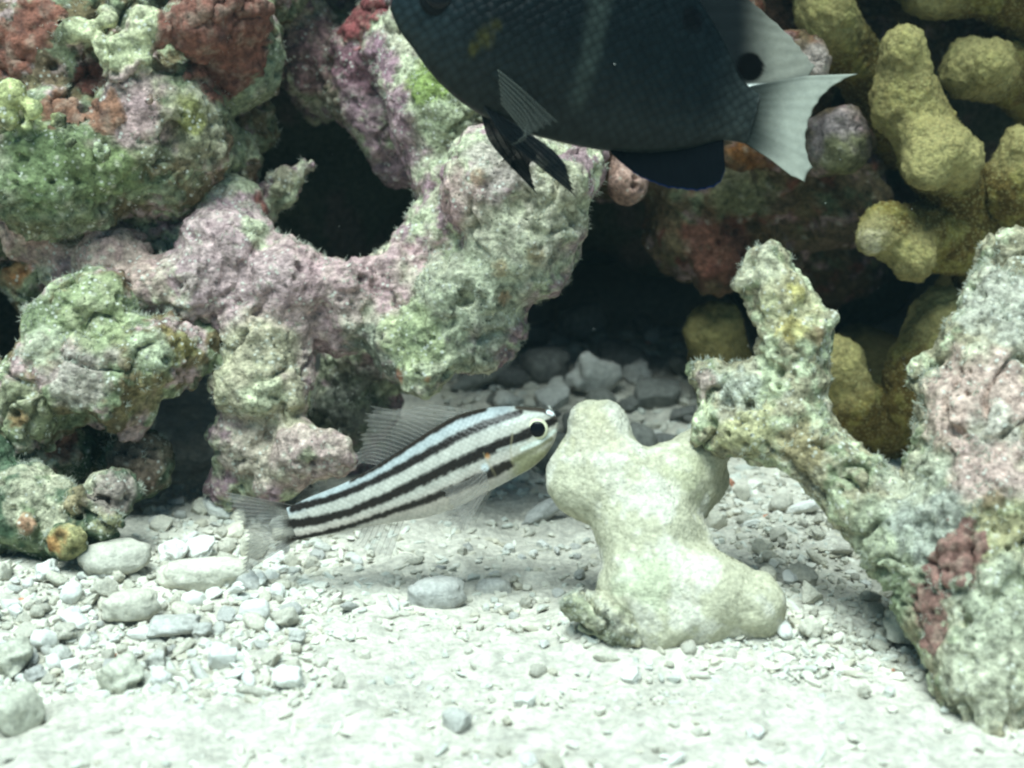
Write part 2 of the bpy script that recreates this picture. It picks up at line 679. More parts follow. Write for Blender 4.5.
tag(link('sea_floor', mesh_from('sea_floor', sv, sf, sc), M_SAND), 'pale coral sand sea floor with broken coral grit', None, None, 'structure')

# reef slope that closes the scene behind and above the cave
def reef_terrain():
    xs = np.linspace(-150, 150, 260)
    ts = np.linspace(0, 1, 90)
    X, T = np.meshgrid(xs, ts, indexing='ij')
    Z = -3 + 75 * T
    Y = 84 - 10 * sst(2, 16, Z) - 8 * sst(10, 26, Z) + 34 * sst(24, 75, Z) - 0.0012 * X ** 2
    p = np.stack([X.ravel(), Y.ravel(), Z.ravel()], 1)
    p[:, 1] += 5 * fbm(p, 14, 4, 90) + 1.2 * fbm(p, 3.5, 3, 95)
    I = np.arange(X.size).reshape(X.shape)
    f = np.stack([I[:-1, :-1], I[1:, :-1], I[1:, 1:], I[:-1, 1:]], -1).reshape(-1, 4)
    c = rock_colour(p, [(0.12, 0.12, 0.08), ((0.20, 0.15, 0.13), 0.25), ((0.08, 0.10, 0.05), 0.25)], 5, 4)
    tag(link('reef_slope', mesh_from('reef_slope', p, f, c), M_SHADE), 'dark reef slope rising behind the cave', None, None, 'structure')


reef_terrain()


def reef_base():
    ch = [[(-200, 0, 58, 190)], [(120, -260, 62, 200)], [(-170, 250, 57, 150)], [(-330, 420, 57, 170)], [(350, -200, 66, 220)], [(760, -260, 70, 260)], [(1100, -240, 68, 240)],
          [(980, 120, 66, 110)], [(1120, 60, 66, 150)], [(660, 170, 68, 100)], [(540, 160, 70, 110)], [(600, 250, 84, 90)], [(820, 240, 70, 100)], [(430, 80, 68, 130)],
          [(300, 200, 68, 110)], [(150, 300, 64, 110)], [(20, 330, 62, 100)], [(150, 420, 67, 90), (330, 400, 70, 90)], [(-60, 480, 62, 100)], [(1180, 300, 64, 150)], [(1250, 520, 58, 170)],
          [(900, 460, 78, 130)], [(1080, 480, 66, 120)], [(260, 60, 64, 100)], [(420, 330, 78, 90)], [(780, 380, 84, 90)],
          [(560, -190, 50.5, 130), (1100, -215, 51, 140)], [(640, -120, 58, 110), (1000, -130, 60, 110)], [(330, -160, 54, 110), (560, -190, 50.5, 130)], [(330, -90, 60, 80)]]  # overhead ledge out of view, added to shade the cave, coral and hole
    v, f = grow(to_world(ch, 3), (), 0.55, 1.0, ((0.6, 3.0), (0.3, 1.2)), 0.3, 21, -2.5)
    v = v + normals(v, f) * (0.22 * fbm(v, 1.3, 3, 23))[:, None]
    c = rock_colour(v, [(0.075, 0.075, 0.055), ((0.10, 0.075, 0.065), 0.2), ((0.05, 0.06, 0.04), 0.25)], 5, 3)  # colours darkened so the backing of the hole reads as deep shade
    tag(link('reef_body', mesh_from('reef_body', v, f, c), M_SHADE), 'shade-darkened body of the reef behind the front rocks', None, None, 'structure')

PINK = (0.47, 0.335, 0.335)
MAUVE = (0.33, 0.22, 0.25)
GREEN = (0.19, 0.22, 0.135)
PALEG = (0.50, 0.53, 0.37)
CREAM = (0.50, 0.48, 0.36)
BROWN = (0.16, 0.12, 0.07)
OLIVE = (0.20, 0.20, 0.08)
RED = (0.24, 0.095, 0.07)
ORANGE = (0.42, 0.17, 0.07)
DARKG = (0.07, 0.11, 0.07)
reef_base()


def rock(name, label, cat, chains, carve=(), dd=0.0, h=0.1, k=0.6, warp=((0.35, 1.6), (0.15, 0.7)), palette=(CREAM,),
         blobs=(), fine=1.0, pits=0.5, seed=0, patches=(), turf=None, mat=None, group=None, zmin=-1.5, pit_scale=0.42, albedo=0.88, mottle=1.0, post=()):
    v, f = grow(to_world(chains, dd), to_world(carve, dd), h, k, warp, 0.3, seed, zmin, to_world(post, dd))
    v = relief(v, f, fine, pits, seed, pit_scale)
    c = rock_colour(v, palette, seed)
    for j, bl in enumerate(blobs):
        px, py, r, colr = bl[:4]
        st = bl[4] if len(bl) > 4 else 0.85
        c = mixc(c, colr, st * blob_weight(v, px, py, r, seed * 3 + j))
    c = speckle(v, c, seed, mottle) * albedo
    g_ = c.mean(1, keepdims=True)
    c = np.clip(g_ + (c - g_) * 1.12, 0.01, 0.85)
    org = np.array([(v[:, 0].min() + v[:, 0].max()) / 2, (v[:, 1].min() + v[:, 1].max()) / 2, v[:, 2].min()])
    o = link(name, mesh_from(name, v - org, f, c), mat or M_CRUST, None, org)
    tag(o, label, cat, group)
    n = normals(v, f)
    for j, (pn, plabel, spots, colr, th) in enumerate(patches):
        w = np.zeros(len(v))
        for (px, py, r) in spots:
            w = np.maximum(w, blob_weight(v, px, py, r, seed + 50 + j, 0.55, 0.35))
        w = np.clip(w + 0.35 * fbm(v, 0.35, 2, seed + 55) * (w > 0.01), 0, 1)
        keep = (w[f] > 0.02).all(1)
        ff = f[keep]
        used, inv = np.unique(ff, return_inverse=True)
        if len(used) < 10:
            continue
        vv, ww, nn = v[used], w[used], n[used]
        hgt = th * (sst(0.05, 0.9, ww) * (0.75 + 0.35 * fbm(vv, 0.5, 3, seed + 71) + 0.5 * noise(vv, 0.2, seed + 72)) - 0.15)
        vv = vv + nn * hgt[:, None]
        cc_ = np.zeros((len(vv), 3)) + np.array(colr)
        cc_ = cc_ * np.clip(1 + 0.5 * fbm(vv, 0.45, 3, seed + 73), 0.35, 1.9)[:, None]
        cc_ = mixc(cc_, (0.30, 0.22, 0.17), 0.6 * sst(0.0, 0.6, fbm(vv, 0.6, 4, seed + 76, 0.7)))
        cc_ = mixc(cc_, (0.07, 0.03, 0.025), 0.6 * sst(0.15, 0.6, fbm(vv, 0.4, 3, seed + 78)))
        cc_ = cc_ + (c[used] - cc_) * (0.8 * sst(0.6, 0.1, ww))[:, None]
        po = link(pn, mesh_from(pn, vv - org, inv.reshape(-1, 4), cc_), M_SPONGE, o)
        if plabel:
            po['label'] = plabel
    if turf:
        count, length, mt = turf[:3]
        x, y, d = project(v)
        facing = ((v - CC) / np.linalg.norm(v - CC, axis=1, keepdims=True) * n).sum(1) < 0.45
        w = facing * sst(0.05, 0.4, noise(v, 0.9, seed + 15)) * (0.12 + 0.6 * np.clip(n[:, 2], 0, 1) + 1.0 * sst(0.5, 0.0, np.abs((n * (v - CC) / d[:, None]).sum(1))))
        w = w * ((x > -60) & (x < 1090) & (y > -50))
        w = w / w.sum()
        idx = np.repeat(RNG.choice(len(v), count // 5, p=w), 5)                # tufts of a few filaments
        hv, hf = hairs(v, n, idx, length * 1.35, 0.011, 1.9, seed)
        to = link('turf_algae', mesh_from('turf_algae', hv - org, hf), mt, o)
        to['kind'] = 'stuff'
    return o


# ------------------------------------------------------------------ rocks of the reef
rock('reef_boulder', 'knobbly green and cream reef boulder with brick red sponge patches', 'rock',
     [[(60, 60, 50, 110)], [(150, 135, 48.5, 82)], [(55, 165, 47.5, 78)], [(222, 50, 50, 64)], [(205, -70, 52, 120)], [(40, -90, 52, 120)],
      [(215, 165, 50.5, 44)], [(-90, 90, 52, 120)], [(-60, 210, 51, 80)], [(246, 125, 53, 32)], [(120, 220, 51, 60)],
      [(240, 10, 47.6, 34)], [(205, 20, 47, 38)]] +
     [[(x, y, 45.9, r)] for x, y, r in [(108, 18, 13), (128, 42, 13), (142, 62, 12), (92, 34, 12), (122, 72, 10), (148, 36, 12), (72, 32, 12), (138, 22, 12),
                                        (110, 52, 13), (150, 20, 10), (105, 68, 9)]] +
     [[(x, y, 44.6, r)] for x, y, r in [(15, 96, 13), (34, 110, 12), (8, 122, 12), (26, 128, 10), (98, 150, 9), (74, 142, 8), (60, 120, 10), (150, 100, 11)]],
     carve=[[(172, 120, 46.5, 9), (172, 165, 46, 13), (165, 195, 46, 10)], [(185, 205, 46, 11)], [(70, 225, 45, 16)], [(130, 100, 45, 7)]],
     dd=3.0, h=0.104, k=0.35, warp=((0.30, 1.5), (0.16, 0.6)), seed=1, fine=1.15, pits=0.7,
     palette=[(0.30, 0.32, 0.22), (PALEG, 0.22), (PINK, 0.15), (GREEN, 0.12), (BROWN, 0.05)],
     blobs=[(70, 190, 75, GREEN), (30, 165, 45, (0.20, 0.25, 0.13)), (110, 180, 40, (0.20, 0.24, 0.12)), (120, 40, 50, (0.57, 0.58, 0.38)), (20, 105, 32, (0.52, 0.54, 0.28)), (130, 110, 38, PINK),
            (215, 100, 32, CREAM), (200, 145, 40, (0.30, 0.29, 0.20)), (240, 100, 45, (0.28, 0.31, 0.20)), (270, 60, 34, (0.26, 0.30, 0.21)), (200, 115, 18, OLIVE)],
     patches=[('encrusting_sponge', 'brick red sponge crust on upper shoulder', [(205, 25, 44), (235, 55, 42), (245, 20, 40)], (0.18, 0.075, 0.055), 0.2),
              ('encrusting_sponge', None, [(40, 18, 24), (10, 50, 26)], (0.20, 0.08, 0.055), 0.18),
              ('encrusting_sponge', 'dark maroon sponge tuft', [(95, 78, 22)], (0.10, 0.035, 0.025), 0.24),
              ('encrusting_sponge', None, [(65, 104, 20), (100, 112, 20)], (0.22, 0.11, 0.07), 0.14)],
     turf=(3500, 0.16, M_TURF))

rock('arch_rock', 'pinkish coralline rock arching around a dark round hole', 'rock',
     [[(445, 118, 49, 55)], [(395, 30, 51, 40), (445, 118, 49, 50)], [(500, 185, 46, 62)], [(553, 188, 45.5, 42)], [(520, 250, 46, 55)],
      [(545, 225, 45.6, 40)], [(470, 300, 46.5, 56)], [(428, 372, 46, 27)], [(405, 345, 47, 36)], [(440, 330, 46.3, 35)], [(490, 345, 46.2, 20)],
      [(400, 275, 48, 42)], [(345, 290, 47.5, 42)], [(290, 285, 47, 46)], [(228, 255, 47.5, 50)], [(190, 285, 46.7, 38)], [(150, 292, 46.8, 34)],
      [(112, 262, 47.5, 38)], [(35, 228, 48, 36)], [(60, 262, 48, 28)], [(265, 335, 47.2, 48)], [(262, 385, 47.2, 52)], [(250, 440, 47.5, 42)], [(240, 485, 48, 30)],
      [(300, 455, 46.3, 34)], [(335, 455, 46, 22)], [(280, 480, 47, 25)], [(412, 125, 55, 52)], [(430, -40, 52, 70)],
      [(228, 215, 49, 40)], [(480, 60, 53, 60)], [(500, -90, 58, 110)], [(316, 110, 57, 32)],
      [(340, -60, 58, 90)], [(560, 80, 54, 60)], [(250, 520, 49, 25)],
      [(458, 175, 49, 50)], [(445, 235, 48, 40)], [(430, 60, 51, 46)], [(345, 318, 47.8, 36)], [(388, 312, 47.6, 34)], [(70, 238, 50, 44)], [(170, 235, 50, 44)], [(120, 290, 48.5, 30)],
      [(505, 330, 46.3, 22)], [(575, 165, 46, 30)], [(470, 350, 46.4, 26)], [(215, 300, 47.6, 34)], [(560, 140, 48, 46)], [(352, 405, 53, 46)], [(365, 350, 52.5, 44)], [(345, 450, 54, 44)], [(410, 350, 52, 40)]],
     post=[[(292, 20, 53.5, 40), (312, 62, 53.5, 34), (330, 92, 54.5, 26)], [(345, 70, 54, 36)], [(372, 50, 52, 40), (360, 95, 52.5, 32), (385, 125, 52.5, 32), (398, 165, 53, 26)], [(300, 30, 59, 40), (322, 92, 59, 30)], [(262, 205, 50.5, 20), (283, 186, 50, 13), (306, 168, 50.2, 5)]],
     carve=[[(312, 172, 60, 58), (335, 180, 46.0, 66)], [(296, 125, 58, 44), (296, 128, 47, 40)], [(350, 215, 58, 44), (352, 212, 46, 46)], [(472, 296, 44.8, 13)], [(455, 352, 44.7, 10)], [(148, 240, 45.4, 14)], [(180, 327, 45, 9)],
            [(395, 300, 45.6, 5), (370, 285, 45.8, 5)], [(310, 290, 45.2, 4), (260, 300, 45, 4)]],
     dd=3.6, h=0.098, k=0.45, warp=((0.26, 1.4), (0.17, 0.55)), seed=2, fine=1.0,
     palette=[(0.42, 0.36, 0.32), (PINK, 0.3), (CREAM, 0.15), (PALEG, 0.10), (MAUVE, 0.04)],
     blobs=[(290, 285, 95, PINK), (220, 245, 70, (0.45, 0.34, 0.34)), (110, 262, 60, (0.43, 0.31, 0.28)), (30, 225, 50, (0.40, 0.28, 0.24)),
            (400, 265, 40, PINK), (450, 210, 38, (0.48, 0.33, 0.32)), (395, 130, 50, MAUVE), (400, 190, 36, (0.30, 0.21, 0.23)), (360, 90, 34, MAUVE), (375, 50, 26, (0.32, 0.20, 0.24)), (320, 100, 26, (0.22, 0.19, 0.13)), (310, 50, 50, (0.22, 0.13, 0.13)), (345, 70, 30, (0.30, 0.17, 0.20)),
            (520, 235, 62, (0.50, 0.48, 0.37)), (465, 300, 62, (0.46, 0.47, 0.35)), (430, 370, 36, (0.45, 0.46, 0.32)), (405, 340, 36, (0.40, 0.44, 0.26)),
            (450, 110, 50, (0.36, 0.40, 0.26)), (430, 70, 30, (0.18, 0.24, 0.07)), (400, 30, 28, CREAM), (500, 150, 40, (0.46, 0.40, 0.36)), (560, 180, 30, CREAM),
            (255, 390, 62, (0.47, 0.44, 0.31)), (260, 450, 40, (0.44, 0.37, 0.31)), (310, 455, 46, (0.44, 0.34, 0.31)), (270, 400, 22, PALEG, 0.6),
            (262, 232, 18, PALEG), (508, 300, 7, ORANGE, 0.5), (394, 378, 7, ORANGE, 0.6), (428, 386, 4, ORANGE, 0.6), (535, 262, 10, (0.40, 0.28, 0.14), 0.5), (500, 265, 9, (0.38, 0.25, 0.12), 0.5), (352, 410, 46, (0.16, 0.18, 0.14)), (370, 360, 30, (0.18, 0.20, 0.15)),
            (472, 176, 8, ORANGE, 0.35), (410, 335, 16, GREEN, 0.7), (310, 462, 10, GREEN, 0.7), (290, 180, 16, (0.34, 0.32, 0.22)), (268, 200, 12, RED)],
     patches=[('encrusting_sponge', 'crimson sponge crust at the top of the hole', [(352, 20, 22), (365, 0, 18)], (0.20, 0.055, 0.055), 0.18)],
     turf=(12000, 0.17, M_TURF))

rock('algae_rock', 'green algae covered rock ledge with dark hollows beneath it', 'rock',
     [[(95, 312, 46.5, 46)], [(55, 330, 46, 34)], [(150, 355, 46, 42)], [(100, 378, 46, 56)], [(40, 395, 46, 50)], [(188, 352, 47, 34)], [(15, 430, 46, 34)],
      [(-50, 400, 47, 60)], [(130, 415, 46.6, 24)], [(-60, 300, 52, 60)], [(-150, 380, 53, 110)], [(75, 360, 49, 50)], [(205, 340, 48, 25)], [(30, 290, 52, 40)]],
     carve=[[(78, 440, 45.5, 32)], [(185, 425, 46, 30)], [(-22, 322, 43, 42), (-22, 322, 62, 42)]],
     dd=3.0, h=0.09, k=0.45, warp=((0.26, 1.3), (0.17, 0.55)), seed=3, fine=1.25, pits=0.6,
     palette=[(0.27, 0.31, 0.19), (PALEG, 0.22), (GREEN, 0.22), (PINK, 0.06), (BROWN, 0.05)],
     blobs=[(80, 370, 34, (0.42, 0.38, 0.33)), (100, 310, 45, (0.36, 0.40, 0.24)), (165, 358, 14, (0.50, 0.54, 0.40)), (190, 345, 20, (0.24, 0.20, 0.09)), (40, 340, 20, (0.44, 0.46, 0.34)), (20, 420, 35, (0.30, 0.32, 0.20)),
            (14, 418, 10, ORANGE, 0.45), (150, 400, 26, (0.24, 0.20, 0.11)), (20, 265, 14, ORANGE, 0.5), (150, 345, 20, PALEG)],
     turf=(4500, 0.17, M_TURF))

rock('knobbed_rock', 'low mossy rock with orange and cream knobs resting on the rubble', 'rock',
     [[(50, 520, 45.2, 42)], [(20, 505, 45, 42)], [(-50, 500, 46, 80)], [(66, 540, 43.7, 20)], [(75, 502, 44, 15)], [(104, 520, 44.3, 17)], [(112, 492, 45.5, 27)],
      [(137, 465, 48.5, 36)], [(60, 450, 48.5, 34)], [(100, 440, 52, 40)], [(20, 470, 47.5, 40)], [(-140, 520, 50, 90)], [(28, 524, 43.9, 12)], [(100, 545, 47, 20)], [(100, 560, 48, 24)], [(30, 565, 47, 26)]],
     dd=2.2, h=0.1, k=0.28, warp=((0.18, 1.2), (0.14, 0.5)), seed=4, fine=1.1, pits=0.55,
     palette=[(0.22, 0.26, 0.17), (GREEN, 0.3), (CREAM, 0.1), (DARKG, 0.2)],
     blobs=[(66, 540, 22, (0.46, 0.42, 0.22)), (54, 548, 12, ORANGE, 0.6), (66, 528, 8, ORANGE, 0.4), (75, 500, 18, (0.45, 0.37, 0.24)), (104, 520, 18, (0.42, 0.40, 0.25)), (112, 490, 26, (0.34, 0.28, 0.25)),
            (140, 460, 40, (0.20, 0.14, 0.11)), (60, 442, 20, RED), (26, 522, 11, (0.42, 0.24, 0.16))],
     turf=(6000, 0.16, M_TURF))

rock('overhang_rock', 'brown and maroon rock forming the roof of the dark cave', 'rock',
     [[(640, 130, 56, 62)], [(700, 175, 56, 60)], [(765, 170, 56, 66)], [(835, 195, 56, 56)], [(690, 235, 56.5, 42)], [(720, 260, 56, 36)], [(770, 240, 57, 40)],
      [(835, 140, 51.5, 36)], [(770, 50, 55, 80)], [(890, 40, 59, 66)], [(640, 30, 57, 100)], [(760, -70, 58, 120)], [(960, -60, 62, 130)], [(560, -60, 60, 130)],
      [(600, 120, 60, 80)], [(820, 240, 64, 70)],
      [(760, 60, 48.6, 24), (800, 62, 49, 26)], [(740, 10, 50, 26)], [(740, 150, 52, 20), (775, 158, 52.3, 14)]],
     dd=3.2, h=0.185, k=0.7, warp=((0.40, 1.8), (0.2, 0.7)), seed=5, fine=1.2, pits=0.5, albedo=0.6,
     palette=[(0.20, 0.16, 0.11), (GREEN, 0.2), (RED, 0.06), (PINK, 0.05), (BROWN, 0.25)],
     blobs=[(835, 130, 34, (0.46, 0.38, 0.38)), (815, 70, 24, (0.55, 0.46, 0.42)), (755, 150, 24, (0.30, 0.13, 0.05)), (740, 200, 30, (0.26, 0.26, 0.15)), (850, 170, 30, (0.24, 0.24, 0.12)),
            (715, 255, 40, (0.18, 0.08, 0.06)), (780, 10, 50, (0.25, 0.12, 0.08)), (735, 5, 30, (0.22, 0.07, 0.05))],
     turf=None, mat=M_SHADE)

rock('pink_knob', 'smooth pinkish knob hanging under the dark damselfish belly', 'sponge',
     [[(632, 160, 51, 20), (628, 184, 50.5, 21)], [(640, 140, 53, 22)]], dd=3.2, h=0.08, k=0.3, warp=((0.05, 0.8),), seed=6, fine=0.25, pits=0.1,
     palette=[(0.40, 0.27, 0.23), ((0.34, 0.22, 0.18), 0.1)])

# ------------------------------------------------------------------ living finger coral, one part per branch
def finger_coral():
    root = bpy.data.objects.new('finger_coral', None)
    COL.objects.link(root)
    base = P(960, 470, 62)
    root.location = tuple(base * S)
    tag(root, 'olive yellow finger coral with thick blunt branches under the reef', 'coral')
    D = 3.0
    parts = [
        ('branch', [[(905, 48, 49, 27), (903, 100, 50, 36)], [(903, 100, 50, 34), (938, 158, 50.5, 37), (968, 225, 52, 33), (1000, 310, 56, 38)], [(935, 150, 49, 34)], [(925, 168, 48.6, 24)], [(960, 160, 49.3, 24)]]),
        ('branch', [[(826, 14, 50.5, 33), (852, 60, 52.5, 30), (900, 140, 56, 36)], [(812, -45, 53, 34), (826, 14, 50.5, 33)]]),
        ('branch', [[(872, 240, 49.5, 22), (892, 232, 50, 30), (945, 235, 52, 42), (990, 240, 55, 40)], [(912, 258, 49.8, 26)]]),
        ('branch', [[(972, 70, 51.5, 36), (1015, 75, 54, 36), (1060, 120, 58, 40)], [(990, 62, 50.6, 27)]]),
        ('branch', [[(925, -12, 52, 34), (1000, -8, 53, 30), (1060, 40, 58, 40)]]),
        ('branch', [[(1022, 150, 50, 26), (1012, 185, 50.5, 32), (1040, 260, 54, 46), (1030, 340, 58, 50)]]),
        ('branch', [[(945, 325, 53.5, 34), (918, 375, 53, 32), (915, 400, 53, 28)], [(945, 325, 54, 34), (990, 330, 57, 40)]]),
        ('branch', [[(835, 365, 52, 30), (850, 400, 52.5, 24), (900, 440, 57, 40)]]),
        ('branch', [[(715, 330, 58, 30), (722, 372, 59, 28), (760, 420, 61, 34)]]),
        ('stem', [[(990, 300, 60, 60), (960, 420, 61, 70), (940, 520, 60, 80)], [(860, 380, 64, 60), (940, 450, 62, 70)], [(760, 420, 63, 34), (880, 470, 61, 50)], [(1060, 200, 64, 80), (1040, 420, 60, 90)]]),
    ]
    for j, (nm, ch) in enumerate(parts):
        ch = [[(a, b_, d_, r_ * (0.92 if j in (0, 9) else 1.0 if j in (6, 7, 8) else 0.86)) for a, b_, d_, r_ in c_] for c_ in ch]
        v, f = grow(to_world(ch, D), (), 0.104 if nm == 'branch' else 0.2, 0.5, ((0.22, 1.5), (0.10, 0.6)), 0.3, 30 + j, -1.5)
        n = normals(v, f)
        b, r = cells(v, 0.30, j)
        v = v + n * (0.15 * (0.55 - b) + 0.04 * noise(v, 0.6, j))[:, None]
        c = rock_colour(v, [(0.27, 0.235, 0.09), ((0.34, 0.33, 0.14), 0.15), ((0.17, 0.125, 0.05), 0.2)], 30 + j, 1.2)
        c = c * np.clip(1.25 - 0.55 * b, 0.6, 1.3)[:, None]
        for a in ch:                                   # growing tips are paler
            tip = P(a[0][0], a[0][1], a[0][2] + D)
            rr = a[0][3] * (a[0][2] + D) / F_PX
            c = mixc(c, (0.66, 0.64, 0.40), 0.7 * sst(2.0, 0.7, np.linalg.norm(v - tip, axis=1) / rr))
        if j == 2:
            c = mixc(c, (1.1, 1.1, 1.1), blob_weight(v, 868, 246, 14, 4) * 0.9)
            c = mixc(c, (0.36, 0.34, 0.24), blob_weight(v, 876, 225, 22, 5) * 0.7)
        bo = link(nm, mesh_from(nm, v - base, f, np.clip(c * np.array((0.54, 0.485, 0.335)) * (0.7 if nm == 'stem' else 1.25 if j == 1 else 1.0), 0.01, 0.8)), M_CORAL, root)  # second branch coloured lighter to make up for the shade it sits in
        if nm == 'branch':                             # expanded polyps
            x, y, d = project(v)
            ok = np.nonzero((((v - CC) / d[:, None] * n).sum(1) < 0.35) & (x > -20) & (x < 1060) & (y > -40))[0]
            hv, hf = hairs(v, n, RNG.choice(ok, 1500), 0.10, 0.013, 0.7, 300 + j)
            po = link('polyps', mesh_from('polyps', hv - base, hf), M_POLYP, bo)
            po['kind'] = 'stuff'
    return root


finger_coral()

# ------------------------------------------------------------------ dead coral branch, foreground
rock('dead_coral', 'dead branching coral overgrown with grey green turf and pink crust', 'coral',
     [[(706, 432, 42, 19), (760, 432, 41.6, 27), (812, 450, 41, 31), (862, 492, 40.5, 36), (905, 545, 39.5, 42), (945, 600, 38.5, 48)],
      [(768, 268, 41.5, 22), (783, 300, 41.5, 29), (795, 335, 41.6, 32), (795, 395, 41.5, 30), (800, 430, 41.3, 30)], [(748, 280, 41.6, 14)], [(808, 325, 41.2, 18)],
      [(708, 372, 42.8, 17), (745, 388, 42.3, 24), (785, 400, 41.8, 28)], [(706, 398, 42.6, 14)],
      [(1010, 255, 42, 30), (1003, 300, 41.5, 36), (985, 360, 41, 50), (985, 440, 40, 62), (990, 520, 39, 70), (985, 600, 38, 62), (992, 680, 37, 54)],
      [(930, 375, 41.5, 22)], [(945, 470, 40.5, 40)], [(1050, 330, 43, 50), (1070, 500, 41, 80), (1060, 650, 39, 70)], [(925, 610, 38.6, 26)], [(1000, 725, 36.4, 26)],
      [(948, 400, 40.3, 26)], [(940, 620, 38.2, 26), (965, 690, 36.9, 26)]],
     carve=[[(838, 395, 41, 8)], [(800, 428, 39.2, 7)]],
     dd=1.5, h=0.075, k=0.42, warp=((0.20, 1.1), (0.14, 0.45)), seed=7, fine=1.25, pits=0.6, pit_scale=0.36, albedo=0.93,
     palette=[(0.40, 0.37, 0.29), (CREAM, 0.2), (GREEN, 0.08), (PALEG, 0.05), ((0.30, 0.27, 0.19), 0.12)],
     blobs=[(790, 300, 36, (0.44, 0.40, 0.24), 0.6), (785, 330, 14, (0.34, 0.28, 0.09), 0.6), (795, 285, 10, (0.36, 0.31, 0.10), 0.6), (815, 335, 12, (0.26, 0.18, 0.10), 0.6), (760, 270, 18, CREAM),
            (705, 378, 14, (0.42, 0.33, 0.30)), (730, 390, 24, (0.44, 0.45, 0.38)), (740, 430, 30, (0.42, 0.40, 0.24)), (790, 450, 26, (0.26, 0.22, 0.13)),
            (965, 390, 56, (0.50, 0.37, 0.33)), (985, 460, 46, (0.50, 0.37, 0.34)), (1005, 300, 46, (0.42, 0.41, 0.35)), (1000, 420, 22, (0.50, 0.47, 0.40)),
            (870, 550, 60, (0.31, 0.33, 0.24)), (885, 600, 34, (0.29, 0.33, 0.22)), (930, 520, 44, (0.33, 0.34, 0.30)), (1000, 530, 30, (0.30, 0.28, 0.15), 0.6), (1000, 600, 50, (0.39, 0.40, 0.31)), (985, 680, 50, (0.45, 0.45, 0.35)),
            (910, 480, 34, (0.42, 0.42, 0.33)), (990, 500, 12, BROWN)],
     patches=[('encrusting_algae', 'dull red crust in the fork of the branch', [(942, 568, 26), (922, 600, 22), (965, 550, 26), (928, 632, 18)], (0.21, 0.115, 0.095), 0.03)],
     turf=(8000, 0.15, M_TURF))

# ------------------------------------------------------------------ pale worn coral piece in the middle
rock('worn_coral_piece', 'smooth cream worn coral stump with stubby arms standing on the sand', 'coral',
     [[(598, 425, 42.6, 23), (600, 450, 42.6, 28), (618, 480, 42.4, 38), (645, 530, 42, 46), (655, 580, 41.5, 48)], [(585, 422, 42.6, 16)], [(614, 424, 42.7, 15)],
      [(574, 468, 42.5, 25), (600, 485, 42.4, 34)], [(575, 490, 42.4, 24)], [(712, 443, 43.6, 20), (698, 456, 43.4, 25), (672, 478, 42.8, 32), (640, 500, 42.3, 36)], [(712, 480, 44, 18), (690, 500, 43.4, 24)],
      [(655, 585, 41.4, 46), (705, 592, 41.2, 40), (750, 600, 41, 31)], [(640, 600, 41, 38)], [(700, 612, 41, 38)], [(622, 612, 41.3, 28)], [(755, 612, 41, 27)], [(660, 625, 40.7, 30)], [(690, 540, 42.3, 22)]],
     dd=1.1, h=0.075, k=0.55, warp=((0.10, 1.3), (0.05, 0.5)), seed=8, fine=0.3, pits=0,
     palette=[(0.50, 0.475, 0.385), ((0.56, 0.54, 0.46), 0.3), ((0.43, 0.415, 0.31), 0.12)],
     blobs=[(595, 420, 26, (0.46, 0.43, 0.31), 0.6), (690, 470, 24, (0.42, 0.42, 0.28), 0.5), (640, 575, 30, (0.46, 0.49, 0.36), 0.6), (580, 490, 30, (0.46, 0.44, 0.34), 0.6)],
     mat=M_PALE, albedo=1.0, mottle=0.25, turf=(1500, 0.05, M_TURF_B))

rock('turf_stone', 'small grey stone furred with algae at the foot of the cream stump', 'stone',
     [[(604, 614, 41.5, 25)], [(578, 606, 41.6, 17)], [(622, 624, 41.1, 19)]], dd=0.3, h=0.07, k=0.4, warp=((0.14, 0.8), (0.1, 0.35)), seed=9, fine=1.2, pits=0.5,
     palette=[(0.44, 0.43, 0.35), (CREAM, 0.25), ((0.30, 0.31, 0.22), 0.06)], turf=(1500, 0.10, M_TURF))

# ------------------------------------------------------------------ rubble
def icosphere(sub):
    t = (1 + 5 ** 0.5) / 2
    v = [(-1, t, 0), (1, t, 0), (-1, -t, 0), (1, -t, 0), (0, -1, t), (0, 1, t), (0, -1, -t), (0, 1, -t), (t, 0, -1), (t, 0, 1), (-t, 0, -1), (-t, 0, 1)]
    f = [(0, 11, 5), (0, 5, 1), (0, 1, 7), (0, 7, 10), (0, 10, 11), (1, 5, 9), (5, 11, 4), (11, 10, 2), (10, 7, 6), (7, 1, 8), (3, 9, 4), (3, 4, 2), (3, 2, 6), (3, 6, 8), (3, 8, 9), (4, 9, 5), (2, 4, 11), (6, 2, 10), (8, 6, 7), (9, 8, 1)]
    v = [np.array(a) / np.linalg.norm(a) for a in v]
    for _ in range(sub):
        mid, nf = {}, []
        def m(a, b):
            k_ = (min(a, b), max(a, b))
            if k_ not in mid:
                q_ = v[a] + v[b]
                v.append(q_ / np.linalg.norm(q_))
                mid[k_] = len(v) - 1
            return mid[k_]
        for a, b, c in f:
            x, y, z = m(a, b), m(b, c), m(c, a)
            nf += [(a, x, z), (b, y, x), (c, z, y), (x, y, z)]
        f = nf
    return np.array(v), np.array(f)


ICO3, ICO1, ICO0 = icosphere(3), icosphere(1), icosphere(0)


